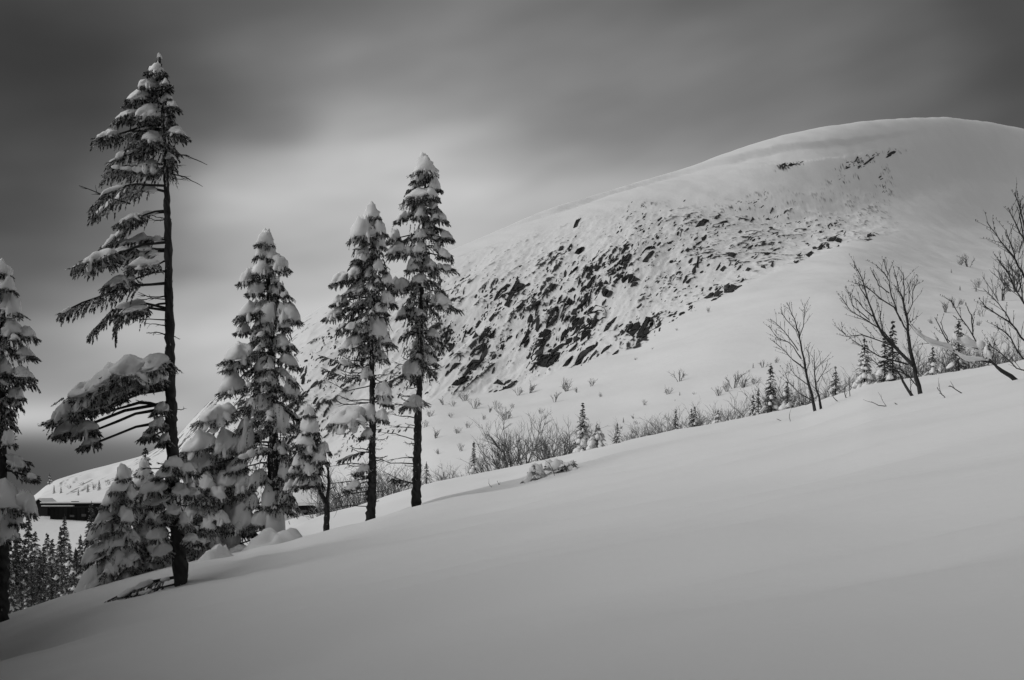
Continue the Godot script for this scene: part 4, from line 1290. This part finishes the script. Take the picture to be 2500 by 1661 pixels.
func build_bare() -> void:
	bare_tree("bare_tree", "bare two-stemmed birch among the bushes on the ridge", 30.0, [1882, 948], [
		[0.075, 1880, 949, 1875, 921, 1866, 892, 1857, 853, 1847, 800, 1840, 764, 1830, 733, 1816, 702], [0.03, 1842, 781, 1852, 752, 1855, 725, 1855, 699], [0.04, 1854, 849, 1825, 827, 1804, 805, 1782, 787], [0.04, 1847, 827, 1823, 791, 1792, 779, 1771, 752], [0.035, 1840, 808, 1811, 767, 1782, 740],
		[0.03, 1835, 762, 1811, 735, 1800, 719], [0.035, 1873, 921, 1840, 902, 1813, 873, 1811, 856], [0.03, 1864, 887, 1835, 865, 1822, 850], [0.07, 1893, 946, 1890, 916, 1882, 895, 1878, 853, 1876, 817], [0.025, 1878, 853, 1890, 840, 1905, 825], [0.025, 1882, 880, 1895, 862, 1908, 838], [0.03, 1858, 858, 1866, 832, 1862, 800], [0.025, 1876, 921, 1856, 930, 1845, 926]], 41, 1.5)
	bare_tree("bare_tree", "widest bare tree, its many stems fanning up towards the peak", 23.6, [2123, 922], [
		[0.085, 2123, 922, 2115, 885, 2107, 848, 2095, 795, 2091, 738, 2082, 690, 2072, 669, 2061, 621], [0.03, 2091, 727, 2104, 701, 2103, 672, 2116, 646], [0.03, 2084, 694, 2084, 662, 2082, 628], [0.065, 2107, 848, 2100, 841, 2063, 800, 2038, 777, 2015, 731, 1997, 681, 1988, 642, 1968, 611], [0.04, 2063, 795, 2034, 761, 1997, 738, 1958, 715, 1937, 683],
		[0.028, 2004, 738, 1965, 704, 1960, 672], [0.04, 2077, 740, 2061, 708, 2031, 690, 1999, 662, 1974, 653], [0.04, 2093, 765, 2072, 731, 2056, 681, 2047, 640, 2020, 610], [0.028, 2047, 635, 2042, 615, 2038, 598], [0.028, 2050, 676, 2027, 658, 2010, 625], [0.035, 2063, 800, 2027, 786, 1988, 772, 1952, 776, 1940, 762], [0.04, 2095, 843, 2031, 825, 1997, 804, 1965, 784],
		[0.035, 2114, 896, 2095, 871, 2066, 857, 2045, 839], [0.055, 2104, 923, 2082, 884, 2072, 864, 2066, 857], [0.03, 2015, 731, 1996, 716, 1975, 690], [0.026, 2094, 700, 2096, 672, 2098, 650], [0.028, 2088, 760, 2100, 742, 2106, 735], [0.03, 2040, 780, 2030, 740, 2028, 715], [0.028, 2000, 690, 1985, 668, 1978, 650], [0.026, 2066, 860, 2030, 848, 2005, 826], [0.024, 2104, 923, 2098, 900, 2100, 886]], 42, 1.5)
	bare_tree("fallen_tree", "bowed leaning tree with snow lying on its bent limbs", 21.0, [2345, 889], [
		[0.075, 2347, 889, 2310, 861, 2288, 841, 2269, 816], [0.05, 2269, 816, 2256, 807, 2221, 795, 2194, 781], [0.045, 2288, 841, 2265, 836, 2221, 834, 2187, 804, 2141, 793, 2114, 768, 2095, 747], [0.035, 2260, 806, 2256, 800, 2239, 768, 2212, 727, 2191, 692], [0.025, 2243, 772, 2239, 727, 2229, 707], [0.022, 2243, 755, 2241, 725], [0.035, 2200, 812, 2196, 809, 2173, 768, 2155, 731], [0.025, 2190, 790, 2178, 770, 2168, 742],
		[0.02, 2218, 738, 2206, 736, 2198, 728], [0.025, 2210, 833, 2208, 850]], 43, 0.8, true, {1: [0.05, 0.9, 0.11], 2: [0.1, 0.95, 0.09], 0: [0.75, 0.95, 0.1]})
	var rng := RandomNumberGenerator.new()
	rng.seed = 8
	var foot := Vector3.ZERO
	bare_tree("bare_tree", "bare tree reaching in past the edge of the view above the bowed tree", 20.0, [2425, 872], [
		[0.08, 2425, 872, 2410, 790, 2395, 700, 2370, 600], [0.05, 2400, 720, 2360, 634, 2340, 598, 2307, 558, 2275, 511], [0.04, 2375, 620, 2360, 551, 2343, 519, 2325, 479], [0.035, 2370, 590, 2362, 520, 2340, 443], [0.045, 2405, 760, 2360, 699, 2340, 667, 2322, 627, 2300, 598], [0.05, 2412, 830, 2360, 786, 2329, 743, 2275, 710, 2264, 696], [0.04, 2415, 850, 2360, 833, 2325, 772, 2293, 750], [0.03, 2415, 860, 2350, 855, 2311, 819, 2285, 800],
		[0.03, 2340, 598, 2330, 560, 2318, 530], [0.03, 2329, 743, 2318, 720, 2292, 690], [0.028, 2360, 551, 2350, 500, 2352, 460], [0.03, 2360, 700, 2352, 660, 2348, 620]], 44, 1.5)
	# twigs that stick out of the snow
	for t in [[1132, 1124, "crooked twig tip poking out of the smooth snow, the lower of two", [[0.02, 1137, 1127, 1132, 1119, 1126, 1112]]], [1152, 1118, "thin twig poking out of the smooth snow, the upper of two", [[0.016, 1154, 1121, 1149, 1113, 1146, 1106], [0.01, 1150, 1115, 1152, 1109]]],
		[1279, 1096, "dark stick standing in the bent snowy sapling", [[0.022, 1280, 1098, 1274, 1080, 1264, 1062]]], [1822, 972, "short forked twig in the snow below the two-stemmed birch", [[0.02, 1829, 976, 1822, 972, 1819, 952]]], [1803, 968, "flat twig lying on the snow below the two-stemmed birch", [[0.02, 1808, 971, 1800, 966, 1790, 962]]],
		[2052, 936, "fallen branch lying on the snow at the widest bare tree", [[0.025, 2066, 936, 2045, 932, 2025, 930, 2008, 922], [0.02, 2070, 937, 2080, 934, 2088, 937], [0.03, 2070, 937, 2068, 928, 2062, 924]]], [2180, 918, "small forked twig in the snow beyond the widest bare tree", [[0.02, 2183, 920, 2172, 905, 2160, 890], [0.014, 2174, 908, 2166, 902]]], [2221, 905, "single slanting twig in the snow under the bowed tree", [[0.022, 2224, 906, 2208, 895, 2190, 884], [0.012, 2196, 887, 2186, 886]]],
		[1932, 925, "dark stub beside the two-stemmed birch", [[0.035, 1934, 926, 1922, 914, 1916, 904]]], [1950, 918, "pair of dark stubs on the ridge by the snow hummock", [[0.035, 1952, 919, 1948, 905, 1946, 890], [0.03, 1960, 918, 1958, 900, 1957, 868]]]]:
		var d := ground_at(t[0], t[1])
		var o := bare_tree("twig", t[2], d, [t[0], t[1]], t[3], int(t[0]), 0.8, false)
		o.set_meta("category", "twig")
	# the bent, buried sapling
	var d := ground_at(1262, 1098)
	foot = on_ground(1262, d, 0.05)
	var sap := thing("sapling", "bent sapling drowned in snow, only arched tips showing", "sapling", foot)
	var lift := Vector3(0, foot.y - P(1262, 1098, d).y, 0)
	for s in [[1240, 1106, 1228, 1076, 1250, 1078, 26, 9], [1285, 1100, 1290, 1070, 1322, 1062, 24, 8], [1282, 1098, 1268, 1066, 1300, 1070, 20, 6], [1240, 1104, 1222, 1098, 1206, 1106, 22, 5], [1300, 1096, 1315, 1075, 1330, 1080, 14, 6], [1262, 1104, 1250, 1092, 1232, 1096, 18, 8]]:
		var path := PackedVector3Array()
		for q in 3: path.append(P(s[2 * q], s[2 * q + 1], d) - foot + lift + Vector3(0, 0, rng.randf_range(-0.3, 0.3)))
		live_branch(sap, path, 0.02, {"hang": 0.6, "snow": 1.0, "frost": 0.95, "reach": 0.18, "dense": 0.8, "from": 0.3}, rng)

# ---------------------------------------------------------------- bushes and small spruces
const SHRUBS := [[160,1128,13],[215,1128,18],[246,1120,18],[300,1098,20],[190,1120,12],[320,1082,16],[262,1128,16],[1070,925,25],[1095,942,30],[1022,932,20],[1144,942,26],[1165,968,32],[1196,912,25],[1220,906,30],[1280,928,30],[1308,898,32],[1363,890,24],[1384,917,13],[1487,928,18],[1540,908,20],[1567,882,34],[1003,1010,26],[978,988,24],[1053,998,18],[1077,988,20],[1115,972,15],[1064,1045,24],[1011,1054,15],
	[1245,952,18],[1461,958,12],[1467,972,15],[1459,999,16],[1657,912,28],[1676,902,28],[1693,892,48],[1715,892,34],[1758,845,24],[1789,832,16],[1503,802,8],[1464,834,8],[1560,760,9],[1633,718,14],[2231,617,40],[2213,612,18],[2255,667,26],[2181,718,30],[2200,712,34],[2217,705,16],[2310,696,75],[2342,674,95],[2264,734,28],[2257,752,14],[2347,585,45],[2148,748,16],[1726,858,10],[1738,884,22],[1040,962,16],[1128,952,18],[1180,948,16],[1330,905,14],[1600,905,10],[1430,985,12],[1330,1000,14],[990,960,18],[1045,935,18]]
const SPRUCELETS := [[114,1119,26],[124,1138,20],[202,1133,20],[228,1132,24],[270,1114,20],[180,1142,16],[140,1142,16],[1567,907,11],[1556,919,7],[1256,960,13],[1437,967,14],[1424,976,9],[2193,629,10],[2226,610,12],[2213,669,12],[2250,672,14],[1736,846,14],[1780,860,10]]
const CREST_SPRUCES := [[1343,931,1045,0.75,0.20,"snow-plastered spruce rising above the birch thicket on the ridge"],[1376,974,1040,0.9,0.42,"squat drooping spruce heaped with snow at the end of the birch thicket"],[1092,1018,1096,0.7,0.17,"slim snowy spruce on the ridge below the birch thicket"],[1423,976,1030,0.4,0.24,"small dense spruce alone on the ridge beyond the birch thicket"],[983,1065,1122,0.45,0.22,"small spruce on the ridge right by the slim tall trunk"],
	[1777,841,960,0.35,0.19,"dark pointed spruce standing over the bushes by the two-stemmed birch"],[1748,897,970,0.35,0.19,"short dark spruce next to the pointed one, downslope"],[1736,909,975,0.3,0.2,"shortest of three dark spruces below the pointed one"],[1601,938,998,0.5,0.24,"spruce with spreading skirts midway along the ridge"],[1594,943,1000,0.5,0.22,"spruce crowded against a twin midway along the ridge"],[1558,945,1000,0.3,0.16,"thin spruce at the low end of the midway ridge clump"],
	[1993,779,905,0.95,0.24,"snow-clotted spruce behind the widest bare tree"],[2058,743,895,0.3,0.16,"tall dark double spruce behind the stems of the widest bare tree"],[2040,770,895,0.3,0.2,"dark spruce touching the tall double spruce"],[2210,738,860,0.3,0.2,"neat small spruce behind the bowed tree"],[2150,800,870,0.4,0.26,"bushy spruce below the bowed limb"],[2280,790,850,0.3,0.2,"grey spruce between bowed tree and edge of the view"],[1926,846,930,0.6,0.2,"sapling spruce beside the two-stemmed birch"],[1730,950,1000,0.9,0.5,"snow-heaped low spruce below the three dark spruces"],[1655,945,992,0.6,0.45,"half-buried spruce with arched boughs on the ridge"],
	[335,1036,1085,0.4,0.2,"small dark spruce on the skyline behind the tallest trunk"],[1815,880,960,0.5,0.3,"rounded snowy spruce under the two-stemmed birch"]]
const THICKETS := [[1455,980,26,"thin low birch on the ridge beside the lone dense spruce"],[1545,958,36,"birch bush leaning on the midway ridge spruces, downslope side"],[1612,946,36,"birch bush upslope of the midway ridge spruces"],[1715,918,50,"low birch under the shortest dark spruce"],[1762,895,60,"rimed birch at the skirt of the dark pointed spruce"],[1850,872,60,"birch behind the left stem of the two-stemmed birch"],[2090,815,60,"birch seen through the stems of the widest bare tree"],[2010,850,40,"low birch beside the snow-clotted spruce"],[1165,985,80,"low outermost birch bush of the thicket"],[1195,968,95,"birch bush with the widest crown in the thicket"],[1235,966,95,"tall middle birch bush of the thicket"],[1272,975,85,"birch bush at the middle of the thicket, behind the bent sapling"],[1308,972,85,"dense birch bush beside the snow-plastered spruce"],[1130,1030,50,"short birch bush trailing off the thicket downslope"],[1050,1070,42,"sparse birch bush downslope of the slim snowy spruce"],[1020,1080,36,"small birch bush between two little ridge spruces"],
	[1495,968,32,"round birch bush alone on the ridge"],[1520,966,30,"low birch bush beside the round one on the ridge"],[1575,942,42,"birch bush among the midway ridge spruces"],[1640,944,36,"frosted birch bush next to the half-buried spruce"],[1690,916,55,"leaning birch bush on the ridge below the three dark spruces"],[1795,868,85,"grey dense birch behind the pointed spruce"],[1830,880,75,"frosted birch behind the two-stemmed birch"],[1905,870,70,"fine-twigged birch close behind the two-stemmed birch"],[1925,860,65,"upright birch on the ridge past the two-stemmed birch"],
	[2130,815,60,"rimed birch behind the widest bare tree, upslope"],[2165,800,70,"dense birch under the bowed limb"],[2190,790,70,"tall dense birch behind the bowed tree"],[2235,800,60,"birch thicket behind the foot of the bowed tree"],[2260,780,60,"dark birch behind the bent limb's end"],[2300,785,60,"last birch on the ridge before the edge of the view"],[2335,775,60,"birch behind the limbs that reach in at the edge"],[1965,885,45,"low bush half under snow by the snow-clotted spruce"],
	[770,1095,80,"birch behind the forked trunk"],[800,1085,90,"dense birch between forked trunk and the bare-twigged spruce"],[830,1080,85,"grey birch close behind the bare-twigged spruce"],[880,1070,75,"birch showing between the two slim tall trunks"],[905,1075,65,"low birch between the slim tall trunks"],[930,1075,55,"birch touching the slim tall trunk"],[740,1110,60,"birch over the hut roof"]]

func build_small() -> void:
	var rng := RandomNumberGenerator.new()
	rng.seed = 100
	var bush: Array = []
	for k in 4: bush.append(birch_bush("birch_bush", 4.0, [12, 14, 10, 15][k], 0.75, rng, 3, 0.13, 0.7))
	var shrub: Array = []
	for k in 4: shrub.append(birch_bush("birch_shrub", 3.0, [6, 8, 5, 9][k], 0.8, rng, 2, 0.11, 0.4, 2.0))
	var pine: Array = []
	for k in 3: pine.append(small_spruce("small_spruce", 5.0, rng, [0.05, 0.10, 0.16][k], [0.2, 0.25, 0.29][k]))
	for t in CREST_SPRUCES:
		var d := at("crest_d", t[0]) + 9.0
		if t[0] < 400: d = 90.0
		var g := on_ground(t[0], d, 0.1)
		var h: float = P(t[0], t[1], d).y - g.y
		var o := small_spruce(numbered("small_spruce"), h, rng, t[3] * 0.75, t[4] * 1.15)
		add_child(o)
		o.position = g
		tag(o, t[5], "spruce", "")
	for t in THICKETS:
		var d: float = at("crest_d", t[0]) + rng.randf_range(9.0, 14.0)
		if t[0] < 950: d = rng.randf_range(66.0, 84.0)
		var g := on_ground(t[0], d, 0.1)
		var h: float = P(t[0], t[1], d).y - g.y
		plant(bush[rng.randi() % 4], "birch_bush", g, h / 4.0, rng.randf() * TAU, t[3], "birch", "")
	var n := 0
	var told := []
	for t in SHRUBS: told.append(shrub_label(t))
	told = ranked(told, SHRUBS)
	for t in SHRUBS:
		var g := hit(t[0], t[1])
		var h: float = t[2] * K * -g.z * 1.05
		plant(shrub[n % 4], "birch_shrub", g - Vector3(0, 0.1, 0), h / 3.0, rng.randf() * TAU, told[n], "shrub", "birch shrubs on the far slope", rng.randf_range(-0.15, 0.25))
		n += 1
	var ranked_s := []
	for t in SPRUCELETS: ranked_s.append("tiny dark spruce dotting the smooth far slope" if t[0] > 400 else "small dark spruce on the knoll above the long lodge")
	ranked_s = ranked(ranked_s, SPRUCELETS)
	for t in SPRUCELETS:
		var g := hit(t[0], t[1])
		plant(pine[n % 3], "spruce_sapling", g - Vector3(0, 0.1, 0), t[2] * K * -g.z / 5.0, rng.randf() * TAU, ranked_s[n - SHRUBS.size()], "spruce", "tiny spruces dotting the far slope")
		n += 1
	# the grove below the slope
	var grove := [[20, 1300, 40], [48, 1325, 38], [72, 1310, 42], [96, 1338, 40], [118, 1305, 44], [142, 1335, 40], [168, 1318, 42], [190, 1345, 40], [30, 1345, 36], [62, 1352, 37], [110, 1365, 37], [150, 1368, 37], [215, 1300, 44], [36, 1255, 50], [92, 1280, 48], [176, 1270, 50], [10, 1280, 46], [65, 1190, 92], [80, 1225, 84], [108, 1232, 86], [148, 1190, 112], [140, 1215, 80], [210, 1160, 92], [185, 1235, 76], [40, 1215, 70], [20, 1235, 62], [55, 1255, 60], [100, 1262, 62], [130, 1290, 60], [170, 1290, 58], [200, 1270, 60], [85, 1300, 54], [30, 1290, 52], [60, 1330, 48], [110, 1320, 50], [150, 1330, 50], [190, 1320, 52], [225, 1300, 56], [25, 1360, 44], [80, 1365, 44], [130, 1360, 46], [170, 1365, 46], [45, 1390, 42], [100, 1340, 46], [215, 1340, 48], [10, 1320, 50], [240, 1330, 50], [45, 1300, 56], [120, 1245, 72], [160, 1255, 66], [15, 1265, 58], [70, 1280, 64], [205, 1215, 84], [245, 1250, 70], [260, 1300, 56], [300, 1290, 60], [350, 1280, 66], [420, 1250, 70], [280, 1240, 80], [400, 1210, 84], [520, 1215, 75], [450, 1190, 90], [145, 1305, 62], [95, 1385, 42]]
	var where_ := []
	for t in grove:
		var row: String = "back row of the dark grove" if t[2] > 75 else ("middle of the dark grove" if t[2] > 55 else ("second row of the dark grove" if t[2] > 42 else "front row of the dark grove"))
		if t[0] > 248: row = "grove behind the snow-caked spruces"
		where_.append("spruce in the " + row)
	where_ = ranked(where_, grove)
	for gi in grove.size():
		var t: Array = grove[gi]
		var d: float = t[2]
		var g := on_ground(t[0], d, 0.1)
		var h: float = P(t[0], t[1], d).y - g.y
		if h < 0.6: continue
		var said: String = where_[gi]
		var grp := "spruces of the dark grove below the slope"
		if t[0] == 148: said = "slim spruce beside a thin pole in the valley clearing"; grp = ""
		if t[0] == 210: said = "spruce standing tallest against the dark lodge wall"; grp = ""
		if t[0] == 65: said = "spruce in front of the gabled cabin"; grp = ""
		plant(pine[rng.randi() % 3], "small_spruce", g, h / 5.0, rng.randf() * TAU, said, "spruce", grp)
	for z in [bush, shrub, pine]:
		for o in z: o.free()

const COUNT := ["first", "second", "third", "fourth", "fifth", "sixth", "seventh", "eighth", "ninth", "tenth", "eleventh", "twelfth", "thirteenth", "fourteenth", "fifteenth", "sixteenth", "seventeenth", "eighteenth", "nineteenth", "twentieth", "twenty-first", "twenty-second", "twenty-third", "twenty-fourth", "twenty-fifth"]

# tell labels that read alike apart by their order from the left
func ranked(told: Array, rows: Array) -> Array:
	var out := []
	for q in told.size():
		var before := 0
		var same := 0
		for k in told.size():
			if told[k] != told[q]: continue
			same += 1
			if rows[k][0] < rows[q][0] or (rows[k][0] == rows[q][0] and k < q): before += 1
		out.append(told[q] if same == 1 else "%s, %s from the left" % [told[q], COUNT[before]])
	return out

func shrub_label(t: Array) -> String:
	var px: float = t[0]
	var size_ := "tiny" if t[2] < 13 else ("small" if t[2] < 22 else ("bushy" if t[2] < 32 else "large"))
	var where := "on the open slope"
	if px < 400: where = "on the far knoll above the long lodge"
	elif px < 1060: where = "on the slope past the slim trunk"
	elif px < 1130: where = "under the low end of the cliffs"
	elif px < 1230: where = "above the birch thicket"
	elif px < 1400: where = "above the snow-plastered spruce"
	elif px < 1600: where = "below the middle of the cliffs"
	elif px < 1800: where = "above the dark pointed spruce"
	elif px < 2230: where = "high above the bowed tree"
	else: where = "behind the limbs at the edge"
	return "%s bare birch shrub %s" % [size_, where]

# ---------------------------------------------------------------- the wood that the slope lies in, behind and beside the viewer
func build_wood() -> void:
	var rng := RandomNumberGenerator.new()
	rng.seed = 33
	var tree := small_spruce("spruce_wood", 5.0, rng, 0.06, 0.22, 0.5)
	var spots: Array = []
	for k in 15:
		var dd := -9.0 + k * 1.9
		spots.append(Vector2(-0.4885 * maxf(dd, 0.0) - 4.6 - rng.randf() * 1.5, -dd))
		spots.append(Vector2(0.4885 * maxf(dd, 0.0) + 4.8 + rng.randf() * 1.5, -dd))
	for k in 7: spots.append(Vector2(-0.4885 * (18.0 + 2.4 * k) - 3.4 - rng.randf() * 2.0, -(18.0 + 2.4 * k)))
	for k in 8: spots.append(Vector2(0.4885 * (4.0 + 2.2 * k) + 8.0 + rng.randf() * 1.5, -(4.0 + 2.2 * k)))
	for k in 12: spots.append(Vector2(-11.0 + 2.0 * k, rng.randf_range(7.5, 10.5)))
	var wood_ := Node3D.new()
	wood_.name = "spruce_wood"
	add_child(wood_)
	tag(wood_, "dense tall spruce wood closing the slope in behind the viewer", "wood", "", "stuff")
	for ch in tree.get_children():
		var mm := MultiMesh.new()
		mm.transform_format = MultiMesh.TRANSFORM_3D
		mm.mesh = (ch as MeshInstance3D).mesh
		mm.instance_count = spots.size()
		var r2 := RandomNumberGenerator.new()
		r2.seed = 5
		for q in spots.size():
			var sc := r2.randf_range(2.5, 3.15) if spots[q].x < 0.0 else r2.randf_range(2.8, 3.6)
			var b := Basis(Vector3.UP, r2.randf() * TAU).scaled(Vector3(sc, sc, sc))
			mm.set_instance_transform(q, Transform3D(b, Vector3(spots[q].x, H(spots[q].x, spots[q].y) - 0.3, spots[q].y)))
		var mi := MultiMeshInstance3D.new()
		mi.name = ch.name
		mi.multimesh = mm
		mi.set_meta("kind", "stuff")
		wood_.add_child(mi)
	tree.free()
